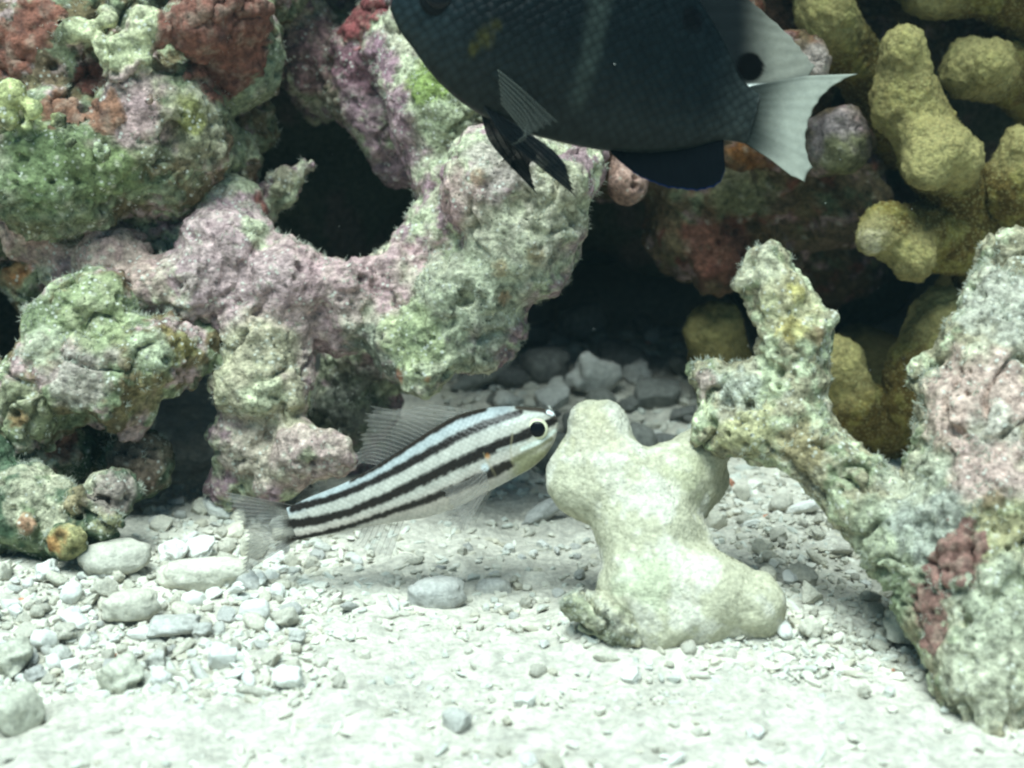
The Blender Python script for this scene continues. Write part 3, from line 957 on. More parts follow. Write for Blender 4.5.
def pebble_shape(kind, seed, ico=ICO3):
    v, f = ico
    r = np.random.default_rng(seed)
    off = r.uniform(-40, 40, 3)
    ax = {'round': (1, 0.85, 0.72), 'oval': (1.25, 0.8, 0.62), 'chip': (1.2, 0.9, 0.36), 'rod': (1.6, 0.55, 0.52), 'lump': (1.1, 0.9, 0.8)}[kind]
    w = np.sign(v) * np.abs(v) ** r.uniform(0.78, 1.0)
    w = w * (np.array(ax) * r.uniform(0.88, 1.12, 3))
    rough = {'round': 0.16, 'oval': 0.16, 'chip': 0.22, 'rod': 0.26, 'lump': 0.46}[kind]
    w = w * (1 + rough * noise(v + off, 0.9, 1) + rough * 0.55 * noise(v + off, 0.42, 2) + rough * 0.3 * noise(v + off, 0.2, 3))[:, None]
    if kind in ('chip', 'lump'):                       # broken faces
        for _ in range(5):
            nrm = r.normal(size=3)
            nrm /= np.linalg.norm(nrm)
            lim = 0.5 * np.abs(w @ nrm).max()
            ov = np.maximum(w @ nrm - lim, 0)
            w = w - ov[:, None] * nrm * 0.85
    if kind == 'rod':
        w[:, 2] += 0.18 * np.sin(w[:, 0] * r.uniform(0.8, 1.8))
    return w, f


PEB_MATS = {
    'white': plain_mat('white_pebble', (0.80, 0.79, 0.72), 0.85, 0.1, 420, 0.7, dist=0.001, objvar=0.15),
    'cream': plain_mat('cream_pebble', (0.70, 0.665, 0.54), 0.9, 0.26, 420, 0.9, dist=0.001, objvar=0.25),
    'grey': plain_mat('grey_pebble', (0.62, 0.61, 0.545), 0.85, 0.26, 420, 0.8, dist=0.001, objvar=0.3),
    'green': plain_mat('greenish_pebble', (0.62, 0.61, 0.49), 0.9, 0.35, 450, 0.9, dist=0.001, objvar=0.25),
    'dull': plain_mat('shade_darkened_pebble', (0.24, 0.24, 0.21), 0.9, 0.35, 420, 0.8, dist=0.001, objvar=0.35),  # cave-floor pebbles: albedo lowered to stand in for the cave's shade
}
SHAPES = {}
for kd in ('round', 'oval', 'chip', 'rod', 'lump'):
    SHAPES[kd] = [pebble_shape(kd, 100 + 17 * j + len(kd)) for j in range(4)]
PEB_MESH = {}


def pebble_mesh(kd, j, colr):
    key = (kd, j, colr)
    if key not in PEB_MESH:
        v, f = SHAPES[kd][j]
        me = mesh_from('pebble', v, f)
        me.materials.append(PEB_MATS[colr])
        PEB_MESH[key] = me
    return PEB_MESH[key]


KIND_WORD = {'round': 'rounded', 'oval': 'oval', 'chip': 'flat chipped', 'rod': 'finger-shaped', 'lump': 'knobbly'}
placed = []


def put_pebble(x, y, r, kd, colr, label, cat='pebble', group=None, sink=0.35, rot=None, tilt=0.3, j=None):
    j = random.randrange(4) if j is None else j
    z = float(ground(x, y)) + r * (0.62 if kd != 'chip' else 0.4) * (1 - sink)
    o = link('pebble' if cat == 'pebble' else cat.replace(' ', '_'), pebble_mesh(kd, j, colr), None, None, (x, y, z))
    o.scale = (r, r, r)
    o.rotation_euler = (random.uniform(-tilt, tilt), random.uniform(-tilt, tilt), random.uniform(0, 6.28) if rot is None else rot)
    tag(o, label, cat, group)
    placed.append((x, y, r))
    return o


def peb_px(px, py, rpx, *a, **k):
    g = G(px, py)
    d = (g - CC) @ CF
    return put_pebble(g[0], g[1], rpx * d / F_PX, *a, **k)


# stones one can name
peb_px(116, 573, 27, 'oval', 'cream', 'pitted cream oval stone against the knobbed mossy rock', 'stone', sink=0.1, rot=0.35, tilt=0.12)
peb_px(437, 600, 25, 'oval', 'grey', 'blue grey oval pebble alone on the sand below the striped fish', sink=0.6, rot=0.3, tilt=0.1)
peb_px(494, 590, 15, 'round', 'grey', 'pale grey pebble half sunk in sand beside the blue grey oval pebble', sink=0.95, rot=0.1, tilt=0.1)
peb_px(168, 634, 26, 'chip', 'grey', 'flat dark grey chip lying at the edge of the rubble', sink=0.1, rot=0.1, tilt=0.15)
peb_px(132, 618, 24, 'oval', 'cream', 'smooth tan oval pebble beside the flat grey chip', sink=0.1, rot=0.5)
peb_px(72, 600, 13, 'round', 'white', 'bright white pebble on the rubble in front of the mossy rock', sink=0.1)
peb_px(22, 726, 30, 'lump', 'green', 'greenish turf covered lump of coral on the open sand', 'stone', sink=0.3)
peb_px(116, 688, 24, 'lump', 'green', 'olive tufted lump beside the rubble patch', 'stone', sink=0.35)
peb_px(458, 730, 15, 'lump', 'grey', 'small dull grey lump alone on the bright sand', 'stone', sink=0.3)
peb_px(10, 670, 22, 'lump', 'green', 'olive stained lump at the outer edge of the rubble', 'stone', sink=0.2)
peb_px(255, 618, 16, 'round', 'white', 'bright white pebble on the sand beyond the flat grey chip', sink=0.3)
peb_px(200, 556, 17, 'lump', 'white', 'pale blocky coral chunk under the tail of the striped fish', sink=0.1)
peb_px(205, 588, 30, 'rod', 'cream', 'long cream rod of coral in the rubble under the striped fish tail', 'coral rubble', sink=0.15, rot=0.1)
peb_px(545, 520, 16, 'rod', 'grey', 'grey broken coral stick leaning beside the cream stump', 'coral rubble', sink=0.0, rot=0.6, tilt=0.3)
peb_px(905, 640, 26, 'lump', 'cream', 'pale broken lump at the foot of the dead branching coral', 'stone', sink=0.3)


def free(x, y, r, slack):
    for a, b, c in placed:
        if (a - x) ** 2 + (b - y) ** 2 < ((r + c) * slack) ** 2:
            return False
    return True


ZONES = [   # picture corner box, count, radius cm, palette weights, group, where
    ((-20, 575, 300, 690), 150, (0.14, 0.43), ('white', 'cream', 'cream', 'white', 'cream', 'grey'), 'rubble below the knobbed rock', 'in the rubble below the mossy knobbed rock', 0.10),
    ((150, 500, 300, 600), 36, (0.2, 0.6), ('grey', 'cream', 'white', 'cream'), 'rubble at the arch rock foot', 'in the rubble at the foot of the pink arch rock', 0.1),
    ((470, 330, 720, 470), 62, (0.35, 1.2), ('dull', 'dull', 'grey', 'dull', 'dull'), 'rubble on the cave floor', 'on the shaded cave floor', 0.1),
    ((700, 470, 880, 640), 56, (0.15, 0.42), ('cream', 'cream', 'cream', 'white'), 'rubble behind the cream stump', 'in rubble between the cream stump and dead branch', 0.1),
    ((250, 545, 580, 620), 36, (0.13, 0.32), ('cream', 'grey', 'white'), 'bits under the striped fish', 'on the sand under the striped fish', 0.3),
    ((20, 640, 900, 790), 34, (0.10, 0.30), ('white', 'cream', 'cream'), 'bits on the open sand', 'half buried in the open bright sand', 0.45),
]
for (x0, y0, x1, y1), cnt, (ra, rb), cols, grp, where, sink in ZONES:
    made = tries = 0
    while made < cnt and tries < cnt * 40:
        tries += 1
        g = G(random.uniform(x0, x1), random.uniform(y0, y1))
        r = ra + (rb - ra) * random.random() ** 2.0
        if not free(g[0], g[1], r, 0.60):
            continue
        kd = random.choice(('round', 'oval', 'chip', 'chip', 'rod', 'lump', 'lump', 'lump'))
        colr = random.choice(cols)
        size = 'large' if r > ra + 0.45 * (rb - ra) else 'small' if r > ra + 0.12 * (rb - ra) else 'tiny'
        put_pebble(g[0], g[1], r, kd, colr, '%s %s %s pebble %s' % (size, {'green': 'olive', 'dull': 'shade-darkened'}.get(colr, colr), KIND_WORD[kd], where), 'pebble', grp, sink, None, 0.5)
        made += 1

# countless grit between them
def grit():
    kinds = ('chip', 'lump', 'rod', 'lump')
    shapes = [pebble_shape(kinds[j % 4], 500 + j, ICO1) for j in range(24)]
    tiny = [pebble_shape(kinds[j % 4], 540 + j, ICO0) for j in range(24)]
    V, F, C = [], [], []
    off = 0
    r = np.random.default_rng(5)

    def field(n, ra, rb, zone, p=2.5, sandy=False):
        nonlocal off
        px = r.uniform(zone[0], zone[2], n)
        py = r.uniform(zone[1], zone[3], n)
        dv = (px - 512)[:, None] / F_PX * CR + (384 - py)[:, None] / F_PX * CU + CF
        t = np.full(n, 30.0)
        for _ in range(14):
            q_ = CC + dv * t[:, None]
            t = t + (q_[:, 2] - ground(q_[:, 0], q_[:, 1])) / -dv[:, 2] * 0.8
        q_ = CC + dv * t[:, None]
        q_[:, :2] += r.normal(0, 0.15, (n, 2))
        q_[:, 2] = ground(q_[:, 0], q_[:, 1]) + 0.02
        rad = ra + (rb - ra) * r.random(n) ** p
        bare = noise(q_ * np.array((1, 1, 0)), 5.5, 8)                        # drifts of clean fine sand
        for i in range(n):
            if sandy and bare[i] > -0.05 and rad[i] < 0.13:
                continue
            v, f = (shapes if rad[i] > 0.115 else tiny)[r.integers(24)]
            a = r.uniform(0, 6.28)
            e = r.uniform(-0.7, 0.7)
            ca, sa, ce, se = math.cos(a), math.sin(a), math.cos(e), math.sin(e)
            R = np.array([[ca, -sa, 0], [sa, ca, 0], [0, 0, 1]]) @ np.array([[1, 0, 0], [0, ce, -se], [0, se, ce]])
            V.append(v @ R.T * rad[i] + q_[i] + (0, 0, rad[i] * 0.02))
            F.append(f + off)
            off += len(v)
            k_ = r.random()
            base = np.array((0.56, 0.54, 0.46)) if k_ < 0.55 else np.array((0.66, 0.645, 0.57)) if k_ < 0.70 else np.array((0.54, 0.55, 0.49)) if k_ < 0.93 else np.array((0.50, 0.47, 0.38)) if k_ < 0.999 else np.array((0.5, 0.24, 0.16))
            C.append(np.tile(base * r.uniform(0.82, 1.08), (len(v), 1)))
    field(2600, 0.05, 0.22, (-40, 560, 330, 700))
    field(1500, 0.06, 0.25, (140, 480, 320, 600))
    field(3000, 0.05, 0.22, (690, 450, 960, 680))
    field(2200, 0.04, 0.18, (260, 520, 620, 640), 2.5, True)
    field(3600, 0.03, 0.17, (-60, 620, 1080, 800), 3.5, True)
    field(1500, 0.08, 0.35, (440, 330, 760, 500))
    me = mesh_from('coral_grit', np.concatenate(V), np.concatenate(F), np.concatenate(C), False)
    tag(link('coral_gravel', me, M_GRAVEL), 'broken coral grit strewn over the sand', 'gravel', None, 'stuff')


grit()

# ------------------------------------------------------------------ fish
def smooth_curve(pts, xs):
    """monotone-ish cubic through (x, y) points"""
    pts = np.array(sorted(pts))
    x, y = pts[:, 0], pts[:, 1]
    m = np.gradient(y, x)
    i = np.clip(np.searchsorted(x, xs) - 1, 0, len(x) - 2)
    hh = x[i + 1] - x[i]
    t = np.clip((xs - x[i]) / hh, 0, 1)
    return (2 * t ** 3 - 3 * t ** 2 + 1) * y[i] + (t ** 3 - 2 * t ** 2 + t) * hh * m[i] + (-2 * t ** 3 + 3 * t ** 2) * y[i + 1] + (t ** 3 - t ** 2) * hh * m[i + 1]


class Fish:
    """side-view frame: picture units along the fish, seen square on; out = towards the viewer"""
    def __init__(self, name, label, cx, cy, d, yaw):
        self.c = P(cx, cy, d)
        self.k = d / F_PX
        self.cx, self.cy = cx, cy
        self.ex = CR * math.cos(yaw) + CF * math.sin(yaw)
        self.ey = CU
        self.ez = np.cross(self.ex, self.ey)
        if self.ez @ CF > 0:
            self.ez = -self.ez
        self.root = bpy.data.objects.new(name, None)
        COL.objects.link(self.root)
        self.root.location = tuple(self.c * S)
        tag(self.root, label, 'fish')
        self.bend = lambda x: np.zeros_like(x)

    def pt(self, x, y, z):
        x, y, z = np.asarray(x, float), np.asarray(y, float), np.asarray(z, float)
        z = z + self.bend(x)
        return ((x - self.cx)[..., None] * self.ex - (y - self.cy)[..., None] * self.ey + z[..., None] * self.ez) * self.k

    def body(self, axis0, axis1, top, bot, width, colour, mat, n=220, m=96, power=2.3):
        """top, bot: outlines as picture points; width: half thickness against 0..1 along the axis"""
        a0, a1 = np.array(axis0, float), np.array(axis1, float)
        e = a1 - a0
        L = np.linalg.norm(e)
        e /= L
        nrm = np.array([-e[1], e[0]])
        if nrm[1] < 0:
            nrm = -nrm                                   # points down in the picture
        def loc(pts):
            q_ = np.array(pts, float) - a0
            return [(float(s_), float(t_)) for s_, t_ in zip(q_ @ e / L, q_ @ nrm)]
        s = (1 - np.cos(np.linspace(0, math.pi, n))) / 2 * 0.5 + np.linspace(0, 1, n) * 0.5
        s[0], s[-1] = 0, 1
        tp, bt = smooth_curve(loc(top), s), smooth_curve(loc(bot), s)
        w = smooth_curve(width, s)
        ang = np.linspace(0, 2 * math.pi, m, endpoint=False)
        ca, sa = np.cos(ang), np.sin(ang)
        py_ = np.sign(ca) * np.abs(ca) ** (2 / 2.0)
        pz_ = np.sign(sa) * np.abs(sa) ** (2 / power)
        mid, half = (tp + bt) / 2, (bt - tp) / 2
        T = mid[:, None] - half[:, None] * py_[None]
        Zz = w[:, None] * pz_[None]
        X = a0[0] + (s * L)[:, None] * e[0] + T * nrm[0]
        Y = a0[1] + (s * L)[:, None] * e[1] + T * nrm[1]
        v = self.pt(X, Y, Zz).reshape(-1, 3)
        I = np.arange(n * m).reshape(n, m)
        J = np.roll(I, -1, 1)
        f = np.stack([I[:-1], I[1:], J[1:], J[:-1]], -1).reshape(-1, 4)
        self.S = (s, w, a0, e, nrm, L, tp, bt)
        c = colour(X.ravel(), Y.ravel(), np.repeat(s, m), ((T - tp[:, None]) / np.maximum(bt - tp, 1e-6)[:, None]).ravel())
        uv = np.stack([np.repeat(s * L, m), T.ravel()], 1)
        # caps
        v2 = np.concatenate([v, v[:m].mean(0)[None], v[-m:].mean(0)[None]])
        c2 = np.concatenate([c, c[:m].mean(0)[None], c[-m:].mean(0)[None]])
        uv2 = np.concatenate([uv, uv[:1], uv[-1:]])
        k0, k1 = len(v), len(v) + 1
        cap = np.concatenate([np.stack([np.full(m, k0), J[0], I[0], I[0]], 1), np.stack([np.full(m, k1), I[-1], J[-1], J[-1]], 1)])
        tri = np.concatenate([f[:, [0, 1, 2]], f[:, [0, 2, 3]], cap[:, :3]])
        vol = (v2[tri[:, 0]] * np.cross(v2[tri[:, 1]], v2[tri[:, 2]])).sum()
        if vol < 0:
            tri = tri[:, ::-1]
        return link('body', mesh_from('body', v2, tri, np.clip(c2, 0.0004, 0.9), True, uv2), mat, self.root)

    def half_width(self, x, y):
        s, w, a0, e, nrm, L, tp, bt = self.S
        q_ = np.array([x, y]) - a0
        u = q_ @ e / L
        t = q_ @ nrm
        t0, t1, ww = np.interp(u, s, tp), np.interp(u, s, bt), np.interp(u, s, w)
        yy = np.clip((t - (t0 + t1) / 2) / max((t1 - t0) / 2, 1e-6), -0.98, 0.98)
        return ww * (1 - abs(yy) ** 2) ** (1 / 2.3)

    def fin(self, name, rays, mat, ray_mat, thick=0.5, ray_r=0.8, sub=5, split=0.0, label=None, colour=None):
        """rays: list of polylines (x, y, out) from root to tip; skin between them, one ray part each"""
        n = 28 if ray_mat is None else 14
        R_ = []
        for ray in rays:
            a = np.array([(q_[0], q_[1], q_[2] if len(q_) > 2 else 0.0) for q_ in ray], float)
            t = np.linspace(0, len(a) - 1, n)
            R_.append(np.stack([np.interp(t, np.arange(len(a)), a[:, k_]) for k_ in range(3)], 1))
        R_ = np.array(R_)
        # round the polylines a little
        for _ in range(3):
            R_[:, 1:-1] = (R_[:, :-2] + 2 * R_[:, 1:-1] + R_[:, 2:]) / 4
        nr = len(R_)
        u = np.linspace(0, nr - 1, (nr - 1) * sub + 1)
        i0 = np.minimum(u.astype(int), nr - 2)
        fr = (u - i0)[:, None, None]
        Gd = R_[i0] * (1 - fr) + R_[i0 + 1] * fr
        web = 1 - split * (np.sin(math.pi * fr[:, 0, 0]) ** 1)             # skin draws back between ray tips
        base = Gd[:, :1]
        along = np.linspace(0, 1, n)[None, :, None]
        idx = along[0, :, 0][None] * web[:, None] * (n - 1)
        j0 = np.minimum(idx.astype(int), n - 2)
        fj = (idx - j0)[..., None]
        ii = np.arange(len(u))[:, None]
        Gd = Gd[ii, j0] * (1 - fj) + Gd[ii, j0 + 1] * fj
        wob = (0.35 if ray_mat is not None else 0.12) * np.sin(math.pi * 2 * u)[:, None] * thick
        a = Gd.copy()
        th = thick * (1 - 0.7 * along[0, :, 0])[None]
        v = []
        for sg in (1, -1):
            v.append(self.pt(a[..., 0], a[..., 1], a[..., 2] + sg * th + wob).reshape(-1, 3))
        A, B = a.shape[:2]
        I = np.arange(A * B).reshape(A, B)
        f1 = np.stack([I[:-1, :-1], I[1:, :-1], I[1:, 1:], I[:-1, 1:]], -1).reshape(-1, 4)
        f2 = f1[:, ::-1] + A * B
        rim = np.concatenate([I[:, 0], I[-1, 1:], I[-2::-1, -1], I[0, -2:0:-1]])
        nx_r = np.roll(rim, -1)
        f3 = np.stack([rim, nx_r, nx_r + A * B, rim + A * B], 1)[:, ::-1]
        vv = np.concatenate(v)
        colr = None
        if colour is not None:
            colr = np.tile(colour(a[..., 0].ravel(), a[..., 1].ravel(), np.tile(along[0, :, 0], A)), (2, 1))
        dens = None
        if colr is not None and colr.shape[1] == 4:
            dens = np.stack([colr[:, 3], colr[:, 3] * 0], 1)
            colr = colr[:, :3]
        o = link(name, mesh_from(name, vv, np.concatenate([f1, f2, f3]), colr, True, dens), mat, self.root)
        if label:
            o['label'] = label
        if ray_mat:
            for r_ in R_:
                c = self.pt(r_[:, 0], r_[:, 1], r_[:, 2])
                rv = []
                rad = ray_r * self.k * np.linspace(1, 0.35, n)
                for k_ in range(5):
                    an = k_ * 2 * math.pi / 5
                    tan = np.gradient(c, axis=0)
                    tan /= np.linalg.norm(tan, axis=1, keepdims=True) + 1e-9
                    s1 = np.cross(tan, self.ez)
                    s1 /= np.linalg.norm(s1, axis=1, keepdims=True) + 1e-9
                    s2 = np.cross(tan, s1)
                    rv.append(c + (s1 * math.cos(an) + s2 * math.sin(an)) * rad[:, None])
                rv = np.stack(rv, 1).reshape(-1, 3)
                I2 = np.arange(n * 5).reshape(n, 5)
                J2 = np.roll(I2, -1, 1)
                link('fin_ray', mesh_from('fin_ray', rv, np.stack([I2[:-1], J2[:-1], J2[1:], I2[1:]], -1).reshape(-1, 4)), ray_mat, o)
        return o

    def ball(self, name, x, y, r, out, flat, mat, parent=None, ry=None):
        v, f = ICO3
        hv = self.pt(x + v[:, 0] * r, y + v[:, 1] * (ry or r), out + v[:, 2] * r * flat)
        return link(name, mesh_from(name, hv, f[:, ::-1]), mat, parent or self.root)


def fish_mat(name, rough, spec, scale_px, lo, strength, sheen=0.0):
    """skin colour comes with the body; overlapping scales are fine relief"""
    m, nt, b = new_mat(name)
    at = nd(nt, 'ShaderNodeAttribute', attribute_name='Col')
    sd = nd(nt, 'ShaderNodeAttribute', attribute_name='side')
    mp = nd(nt, 'ShaderNodeMapping')
    mp.inputs['Scale'].default_value = (1 / scale_px, 1 / scale_px, 1)
    mp.inputs['Rotation'].default_value = (0, 0, math.radians(45))
    nt.links.new(sd.outputs['Vector'], mp.inputs['Vector'])
    vo = nd(nt, 'ShaderNodeTexVoronoi')
    vo.inputs['Scale'].default_value = 1.0
    vo.inputs['Randomness'].default_value = 0.4
    nt.links.new(mp.outputs[0], vo.inputs['Vector'])
    r = ramp(nt, vo.outputs['Distance'], [(0.2, (1.08, 1.08, 1.08)), (0.75, (lo, lo, lo))])
    tc = nd(nt, 'ShaderNodeTexCoord').outputs['Object']
    n1 = noise_node(nt, tc, 300, 4)
    r2 = ramp(nt, n1.outputs['Fac'], [(0.3, (0.82, 0.82, 0.82)), (0.7, (1.12, 1.12, 1.12))])
    nt.links.new(mult(nt, mult(nt, at.outputs['Color'], r.outputs[0], 0.7), r2.outputs[0]), b.inputs['Base Color'])
    bp = nd(nt, 'ShaderNodeBump', invert=True)
    bp.inputs['Strength'].default_value = strength
    bp.inputs['Distance'].default_value = 0.0004
    nt.links.new(vo.outputs['Distance'], bp.inputs['Height'])
    nt.links.new(bp.outputs[0], b.inputs['Normal'])
    b.inputs['Roughness'].default_value = rough
    b.inputs['Specular IOR Level'].default_value = spec
    return m


M_STRIPED = fish_mat('striped_scales', 0.38, 0.28, 4.2, 0.8, 0.35)
M_DARKFISH = fish_mat('dark_scales', 0.4, 0.10, 8.5, 0.2, 1.0)
M_PUPIL, _nt, _b = new_mat('pupil')
_b.inputs['Base Color'].default_value = (0.004, 0.004, 0.005, 1)
_b.inputs['Roughness'].default_value = 0.25
_b.inputs['Specular IOR Level'].default_value = 0.15
M_IRIS = plain_mat('gold_iris', (0.62, 0.60, 0.42), 0.3, 0.15, 900, 0.1)
M_IRISD = plain_mat('dark_iris', (0.002, 0.003, 0.004), 0.6, 0.2, 900, 0.1)
M_FIN = film_mat('clear_fin', (0.42, 0.40, 0.37), 0.17, 0.4)
M_FINRAY = film_mat('clear_fin_ray', (0.52, 0.49, 0.44), 0.22, 0.5)
M_FIN_TAIL = film_mat('striped_tail_fin', (0.4, 0.4, 0.4), 1.0, 0.45, True)


def polyline_dist(x, y, pts):
    p = np.array(pts, float)
    best = np.full(len(x), 1e9)
    wid = np.zeros(len(x))
    for a, b in zip(p[:-1], p[1:]):
        e = b[:2] - a[:2]
        t = np.clip(((x - a[0]) * e[0] + (y - a[1]) * e[1]) / (e @ e), 0, 1)
        dd_ = np.hypot(x - a[0] - t * e[0], y - a[1] - t * e[1])
        m = dd_ < best
        best = np.where(m, dd_, best)
        wid = np.where(m, a[2] + (b[2] - a[2]) * t, wid)
    return best, wid


# ---- striped cardinalfish
def striped_fish():
    fi = Fish('striped_cardinalfish', 'slender cream fish with brown black length stripes facing the cream stump', 430, 470, 44.6, math.radians(-6))
    fi.bend = lambda x: -10 * sst(360, 240, x)
    top = [(558.5, 420), (556, 415), (546.5, 409.5), (530, 407), (510, 406), (480, 409), (457, 415.5), (428, 432), (398, 452), (376, 466), (342, 484), (305, 499), (286, 508)]
    bot = [(558.5, 425), (557, 434), (550, 449), (535, 465), (513, 478), (491, 490), (457, 507), (428, 517), (398, 522), (368, 527), (331, 535), (300, 541), (290, 543)]
    width = [(-0.02, 1.0), (0.02, 6), (0.08, 14), (0.2, 22), (0.35, 25), (0.55, 19), (0.75, 11), (0.9, 6.5), (1.02, 4)]
    slim = 0.88
    stripes = [
        [(486, 409, 3.0), (457, 417, 3.5), (428, 434, 3.4), (398, 454, 3.0), (376, 468, 2.4), (350, 481, 1.8)],
        [(522, 412, 3.2), (495, 420.5, 4.2), (461, 436, 4.6), (428, 454, 4.6), (398, 470, 4.2), (368, 484, 3.6), (342, 495, 3.6), (320, 502, 3.8), (289, 510, 4.4)],
        [(556, 419, 3.4), (540, 427, 5.5), (520, 437, 5.8), (509, 441, 6.0), (480, 454, 6.4), (450, 467, 6.2), (420, 482, 5.6), (387, 497, 5.0), (350, 512, 4.4), (317, 521, 5.0), (286, 526, 5.6)],
        [(511, 463, 5.0), (495, 471, 5.8), (461, 486, 4.8), (428, 499, 4.2), (391, 512, 3.2), (354, 525, 2.4), (317, 535, 2.8), (292, 541, 2.6)],
    ]

    def colour(x, y, s, t):
        p = np.stack([x, y, np.zeros_like(x)], 1)
        c = np.zeros((len(x), 3)) + np.array((0.44, 0.425, 0.37))
        c = mixc(c, (0.30, 0.345, 0.355), sst(0.35, 0.12, t) * 0.8)
        c = mixc(c, (0.54, 0.465, 0.395), sst(0.55, 0.85, t) * 0.8)
        c = mixc(c, (0.56, 0.54, 0.50), sst(0.85, 1.0, t) * 0.6)
        head = sst(506, 524, x)
        c = mixc(c, (0.48, 0.46, 0.37), head * 0.6)
        c = mixc(c, (0.31, 0.30, 0.15), head * sst(441, 450, y + (556 - x) * -0.28) * sst(474, 462, y + (556 - x) * -0.28) * 0.8)
        c = mixc(c, (0.62, 0.60, 0.52), head * sst(462, 474, y + (556 - x) * -0.28))
        rag = 0.9 * noise(p, 5.0, 3) + 0.6 * noise(p, 2.2, 4)
        for k_, st in enumerate(stripes):
            dd_, w_ = polyline_dist(x, y, st)
            c = mixc(c, (0.013, 0.009, 0.006), sst(1.8, -1.2, dd_ + 1.3 * rag - w_ * slim))
        for ln in ([(506, 424, 2.2), (530, 415, 2.0), (545, 414, 1.2)], [(500, 449, 0.8), (528, 441, 1.2)]):
            dd_, w_ = polyline_dist(x, y, ln)
            c = mixc(c, (0.60, 0.60, 0.53), sst(1.2, -0.8, dd_ - w_) * 0.6)
        dd_, w_ = polyline_dist(x, y, [(516, 459, 2.6), (534, 449, 2.4), (552, 438, 1.6)])
        c = mixc(c, (0.13, 0.125, 0.05), sst(1.8, -1.0, dd_ - w_) * 0.75)
        # dark crown and snout, gill lines, cheek spot
        dd_, w_ = polyline_dist(x, y, [(518, 407, 2.0), (545, 409, 3.4), (557, 416, 3.2)])
        c = mixc(c, (0.045, 0.035, 0.025), sst(1.2, -1, dd_ - w_))
        dd_, w_ = polyline_dist(x, y, [(549, 411.5, 1.6), (553, 413.5, 1.6)])
        c = mixc(c, (0.82, 0.86, 0.84), sst(1.4, -0.6, dd_ - w_))
        dd_, w_ = polyline_dist(x, y, [(524, 448, 1.6), (540, 441, 2.2), (556, 430, 1.6)])
        c = mixc(c, (0.66, 0.70, 0.62), sst(1.3, -0.8, dd_ - w_))
        for ln in ([(515, 432, 0.7), (513, 450, 0.7), (517, 472, 0.6)], [(487, 452, 0.6), (492, 462, 0.8), (498, 474, 0.6)]):
            dd_, w_ = polyline_dist(x, y, ln)
            c = mixc(c, (0.34, 0.29, 0.17), sst(0.9, -0.8, dd_ - w_) * 0.45)
        c = mixc(c, (0.55, 0.24, 0.06), sst(3.4, 1.2, np.hypot(x - 491, y - 455)) * 0.7)
        c = mixc(c, (0.70, 0.76, 0.76), sst(5.0, 2.5, np.hypot(x - 488, y - 466)) * 0.9)
        return c
    fi.body((559, 423), (288, 526), top, bot, width, colour, M_STRIPED, 260, 120)
    for sg in (1, -1):
        w_ = fi.half_width(538.5, 428.5)
        eye = fi.ball('eye', 538.5, 428.5, 11.0, sg * (w_ - 1.5), 0.42, M_IRIS)
        fi.ball('pupil', 539, 428.5, 7.9, sg * (w_ + 1.4), 0.30, M_PUPIL, eye)
    # lower jaw
    def lerp(a, b, n):
        return [tuple(np.array(a) + (np.array(b) - np.array(a)) * i / (n - 1)) for i in range(n)]
    # first dorsal, folded half back
    fi.fin('spiny_dorsal_fin', [[(474 - 7 * i, 411 + 3.4 * i), (452 - 12 * i, 408 + 3.0 * i), (428 - 16 * i, 404 + 2.4 * i)] for i in range(5)], M_FIN, M_FINRAY, 0.5, 0.8, 5, 0.12)
    fi.fin('soft_dorsal_fin', [[(438 - 4.4 * i, 426 + 2.8 * i), (410 - 3.5 * i + 1.5 * math.sin(i * 2.1), 413 + 3.5 * i, 2), (370 - 1.3 * i + 3 * math.sin(i * 1.7), 406 + 4.8 * i, 5)] for i in range(15)], M_FIN, M_FINRAY, 0.5, 0.55, 5, 0.06)
    def tail_colour(x, y, t):
        c = np.zeros((len(x), 4)) + np.array((0.27, 0.26, 0.24, 0.42))
        u_ = sst(0.70, 0.10, t)
        c[:, :3] = mixc(c[:, :3], (0.36, 0.345, 0.30), u_)
        for cy in (0.02, 0.50, 0.97):
            w_ = sst(0.16, 0.06, np.abs((y - 525.5) / (15.5 + (291 - x) * 0.33) / 2 + 0.5 - cy)) * sst(0.62, 0.15, t)
            c[:, :3] = mixc(c[:, :3], (0.02, 0.014, 0.01), w_)
            c[:, 3] = np.maximum(c[:, 3], w_ * 0.95)
        c[:, 3] = np.maximum(c[:, 3], u_ ** 1.5)
        return c
    tl = []
    for i in range(19):
        u = i / 18
        b_ = (296 + 2 * math.sin(u * 3), 509 + 31 * u)
        fork = 14 * (1 - abs(2 * u - 1))
        tip = (214 + 20 * u + fork, 494 + 84 * u)
        tl.append([b_ + (0,), ((b_[0] + tip[0]) / 2, (b_[1] + tip[1]) / 2, -1.5 * math.sin(u * 6)), tip + (2.5 * math.sin(u * 7),)])
    fi.fin('tail_fin', tl, M_FIN_TAIL, M_FINRAY, 0.9, 0.6, 5, 0.08, None, tail_colour)
    fi.fin('anal_fin', [[(404 - 6 * i, 519 + 1.2 * i), (398 - 6 * i, 536 + 0.8 * i, 2), (390 - 5.5 * i, 560 - 2.2 * i, 4)] for i in range(8)], M_FIN, M_FINRAY, 0.45, 0.7, 5, 0.08)
    for sg in (1, -1):
        fi.fin('pectoral_fin', [[(489 + i * 0.6, 466 + 3.2 * i, sg * 24), (474 + i, 478 + 5 * i, sg * 30), (446 + 4.2 * i, 488 + 6.4 * i, sg * 34)] for i in range(7)], M_FIN, M_FINRAY, 0.4, 0.55, 5, 0.05)
        fi.fin('pelvic_fin', [[(482 + i * 2.0, 494 - i, sg * 6), (470 - i, 508 + 2 * i, sg * 9), (446 + i * 4, 516 + 4 * i, sg * 11)] for i in range(5)], M_FIN, M_FINRAY, 0.45, 0.6, 5, 0.05)


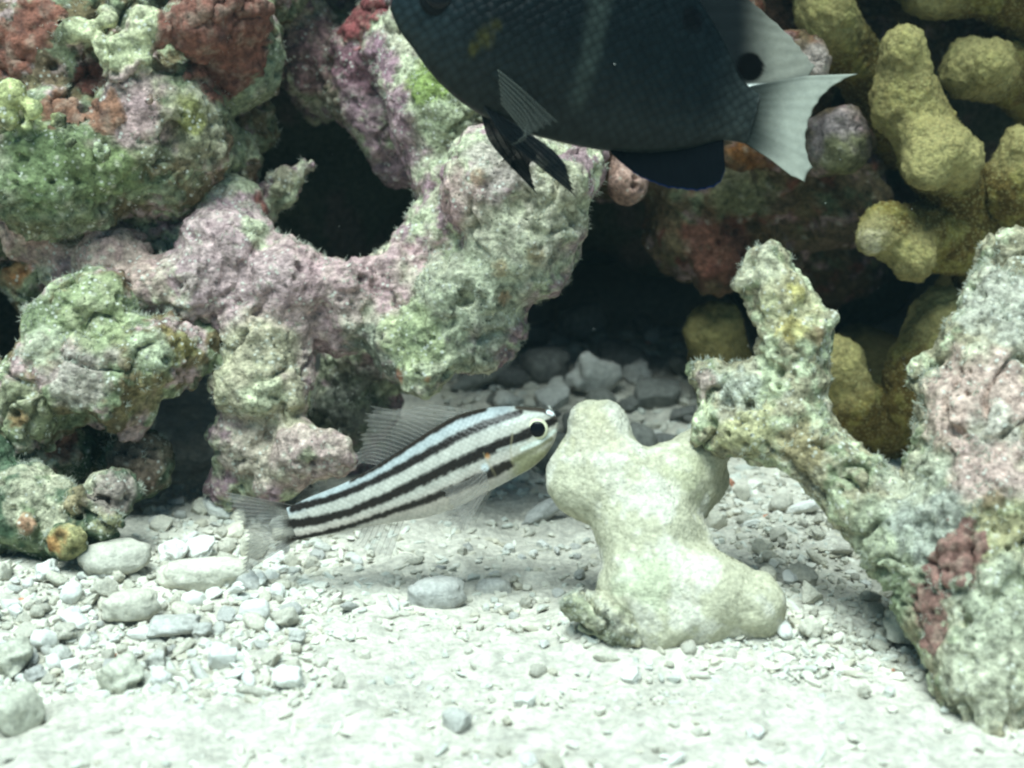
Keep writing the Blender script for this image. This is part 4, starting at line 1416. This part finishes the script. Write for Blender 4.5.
striped_fish()

# ---- dark damselfish above
def damselfish():
    fi = Fish('dark_damselfish', 'dark grey green damselfish with pale tail and two black spots hovering above', 600, 60, 41.5, math.radians(7))
    top = [(391, 10), (398, -8), (420, -40), (460, -74), (510, -96), (560, -100), (610, -88), (660, -52), (700, -4), (730, 44), (748, 78), (760, 88)]
    bot = [(391, 16), (396, 29), (413, 53), (431, 77), (464, 107), (493, 123), (549, 140), (605, 150), (650, 152), (690, 147), (727, 138), (750, 141), (760, 144)]
    width = [(-0.02, 1.0), (0.02, 12), (0.08, 27), (0.2, 42), (0.38, 48), (0.6, 38), (0.8, 20), (0.92, 10), (1.02, 5)]

    def colour(x, y, s, t):
        p = np.stack([x, y, np.zeros_like(x)], 1)
        c = np.zeros((len(x), 3)) + np.array((0.0028, 0.0055, 0.0065))
        c = mixc(c, (0.015, 0.026, 0.031), sst(0.26, 0.06, s) * 0.9)
        c = mixc(c, (0.017, 0.021, 0.019), sst(0.55, 0.98, t) * 0.5)
        dd_, w_ = polyline_dist(x, y, [(588, -90, 9), (594, 0, 9), (584, 60, 7), (572, 110, 5)])
        c = mixc(c, (0.030, 0.040, 0.034), sst(9, -4, dd_ - w_) * 0.6)
        c = mixc(c, (0.028, 0.034, 0.031), sst(0.84, 1.0, s) * 0.7)
        c = c * np.clip(1 + 0.25 * noise(p, 16, 6), 0.6, 1.4)[:, None]
        for ex_, ey_, er_ in ((480, 50, 10), (490, 40, 6), (470, 62, 6)):
            c = mixc(c, (0.045, 0.042, 0.008), sst(er_ * 1.3, er_ * 0.3, np.hypot(x - ex_, y - ey_) + 4 * noise(p, 7, 2)) * 0.7)
        for ex_, ey_, er_ in ((752, 64, 13), (690, 21, 11)):
            c = mixc(c, (0.0006, 0.0006, 0.0008), sst(er_ * 1.2, er_ * 0.9, np.hypot(x - ex_, (y - ey_) * 0.9)))
        # gill cover edge
        dd_, w_ = polyline_dist(x, y, [(468, -40, 1), (486, 10, 1), (486, 60, 1), (470, 96, 1)])
        c = mixc(c, (0.012, 0.014, 0.015), sst(3, 0, dd_) * 0.6)
        return c
    fi.body((391, 13), (757, 115), top, bot, width, colour, M_DARKFISH, 200, 90)
    for sg in (1, -1):
        w_ = fi.half_width(436, 9)
        e_ = fi.ball('eye', 436, 10, 19, sg * (w_ - 3), 0.42, M_IRISD)
        fi.ball('pupil', 436, 10, 13, sg * (w_ + 3), 0.32, M_PUPIL, e_)
    m_fin = crust_mat('damsel_fin', 0.1, 600, 0.7, 0.15, 0.02)
    pale_ray = film_mat('pale_tail_ray', (0.22, 0.24, 0.21), 0.5, 0.5)
    dusky = film_mat('dusky_fin', (0.006, 0.009, 0.011), 0.95, 0.5)
    smoke = film_mat('smoky_fin', (0.06, 0.068, 0.06), 0.32, 0.5)
    dray = plain_mat('dusky_ray', (0.012, 0.016, 0.02), 0.6, 0.1)
    tl = []
    tips = [(866, 68), (848, 76), (833, 87), (824, 98), (817, 111), (813, 124), (811, 137), (813, 151), (818, 164), (810, 179), (796, 173)]
    for i, tp in enumerate(tips):
        u = i / (len(tips) - 1)
        b_ = (748 + 3 * math.sin(u * 3.1), 84 + 56 * u)
        tl.append([b_ + (0,), (b_[0] * 0.45 + tp[0] * 0.55, b_[1] * 0.5 + tp[1] * 0.5 + (-5 if u < 0.2 else 0), 3), tp + (4,)])
    def tcol(x, y, t):
        c = np.zeros((len(x), 3)) + np.array((0.018, 0.022, 0.020))
        return mixc(c, (0.27, 0.28, 0.24), sst(0.08, 0.75, t))
    fi.fin('tail_fin', tl, m_fin, None, 1.4, 0.9, 5, 0.03, 'pale grey forked tail fin', tcol)
    # soft dorsal, pale towards the back
    dr = []
    for i in range(16):
        u = i / 15
        bx = 590 + 160 * u
        by = np.interp(bx, [590, 610, 660, 700, 730, 748], [-92, -86, -50, -2, 46, 80])
        tx = np.interp(u, [0, 0.3, 0.6, 0.8, 1], [644, 694, 750, 798, 822])
        ty = np.interp(u, [0, 0.3, 0.6, 0.8, 1], [-130, -70, -8, 32, 60])
        dr.append([(bx, by + 4, 0), ((bx + tx) / 2 + 3, (by + ty) / 2 - 3, 0), (tx, ty, 1)])
    dr.append([(749, 84, 0), (775, 85, 0), (816, 76, 0)])
    def dcol(x, y, t):
        c = np.zeros((len(x), 3)) + np.array((0.006, 0.008, 0.009))
        c = mixc(c, (0.19, 0.19, 0.16), sst(740, 795, x))
        c = mixc(c, (0.0008, 0.0008, 0.001), sst(16, 13, np.hypot(x - 754, y - 63)))
        c = mixc(c, (0.75, 0.77, 0.72), sst(5, 1.5, np.abs(y - (84.5 - (x - 749) * 0.05))) * sst(745, 752, x))
        return c
    fi.fin('soft_dorsal_fin', dr, m_fin, None, 1.5, 0.9, 12, 0.03, 'dorsal fin pale at its rear with a white lower edge', dcol)
    sp = []
    for i in range(12):
        u = i / 11
        bx = 450 + 150 * u
        by = np.interp(bx, [420, 460, 510, 560, 610], [-40, -74, -96, -100, -88])
        sp.append([(bx, by + 4, 0), (bx + 12, by - 14, 0), (bx + 26 + 10 * u, by - 26 - 8 * math.sin(u * 3.1), 0)])
    fi.fin('spiny_dorsal_fin', sp, dusky, dray, 1.5, 1.2, 5, 0.22)
    an = []
    for i in range(14):
        u = i / 13
        bx, by = 606 + 120 * u, 148 - 8 * u ** 2
        tx = np.interp(u, [0, 0.2, 0.45, 0.7, 0.9, 1], [618, 638, 668, 700, 722, 728])
        ty = np.interp(u, [0, 0.2, 0.45, 0.7, 0.9, 1], [160, 176, 187, 190, 184, 168])
        an.append([(bx, by - 5, 0), ((bx + tx) / 2, (by + ty) / 2, 1), (tx, ty, 2)])
    def acol(x, y, t):
        c = np.zeros((len(x), 3)) + np.array((0.0016, 0.0026, 0.004))
        return mixc(c, (0.006, 0.022, 0.10), sst(0.965, 0.995, t))
    fi.fin('anal_fin', an, m_fin, None, 1.6, 0.9, 5, 0.02, 'dark anal fin with thin blue margin', acol)
    for sg in (1, -1):
        z0 = sg * 16
        fi.fin('pelvic_fin', [[(482 + i * 5.5, 112 + i * 3.2, z0), (500 + i * 10 - (9 if sg < 0 else 0), 142 + i * 2.5, z0 + sg * 5),
                               ((572 - i * 2, 200 - i * 6, z0 + sg * 8) if sg > 0 else (540 - i * 2, 192 - i * 6, z0 + sg * 8))] for i in range(6)], dusky, dray, 1.2, 1.0, 5, 0.03)
        fi.fin('pectoral_fin', [[(492 + i * 0.5, 82 + i * 4.5, sg * 44), (512 + 1.5 * i, 100 + 7 * i, sg * 54), (548 - 6.5 * i, 134 + 3.2 * i, sg * 60)] for i in range(8)], smoke, pale_ray, 0.8, 0.6, 5, 0.04)


damselfish()


# ------------------------------------------------------------------ specks drifting in the water
def drifting_specks():
    r = np.random.default_rng(3)
    v0, f0 = ICO0
    n = 70
    d = r.uniform(32, 58, n)
    c = CC + ((r.uniform(-60, 1084, n) - 512) / F_PX * d)[:, None] * CR + ((384 - r.uniform(-40, 560, n)) / F_PX * d)[:, None] * CU + d[:, None] * CF
    c = c[c[:, 2] > 2]
    rad = 0.007 + 0.012 * r.random(len(c)) ** 3
    v = (c[:, None] + v0[None] * rad[:, None, None]).reshape(-1, 3)
    f = (np.arange(len(c))[:, None, None] * len(v0) + f0[None]).reshape(-1, 3)
    m = plain_mat('drifting_speck', (0.7, 0.72, 0.68), 0.8, 0.1)
    tag(link('drifting_dust', mesh_from('drifting_dust', v, f), m), 'fine pale specks drifting in the water', 'particles', None, 'stuff')


drifting_specks()


# ------------------------------------------------------------------ the water's own veil
def water_haze(density=0.04):
    lo, hi = np.array((-1000.0, -1000.0, -110.0)), np.array((1000.0, 1000.0, 95.0))
    v = np.array([(x, y, z) for x in (lo[0], hi[0]) for y in (lo[1], hi[1]) for z in (lo[2], hi[2])])
    f = [(0, 1, 3, 2), (4, 6, 7, 5), (0, 4, 5, 1), (2, 3, 7, 6), (0, 2, 6, 4), (1, 5, 7, 3)]
    m = bpy.data.materials.new('water_haze')
    m.use_nodes = True
    nt = m.node_tree
    nt.nodes.clear()
    out = nt.nodes.new('ShaderNodeOutputMaterial')
    pv = nt.nodes.new('ShaderNodeVolumePrincipled')
    pv.inputs['Color'].default_value = (0.50, 0.88, 0.95, 1)
    pv.inputs['Density'].default_value = density
    pv.inputs['Anisotropy'].default_value = 0.3
    nt.links.new(pv.outputs[0], out.inputs['Volume'])
    tag(link('haze', mesh_from('haze', v, f, None, False), m), 'pale veil of sea water', 'water', None, 'stuff')


water_haze()
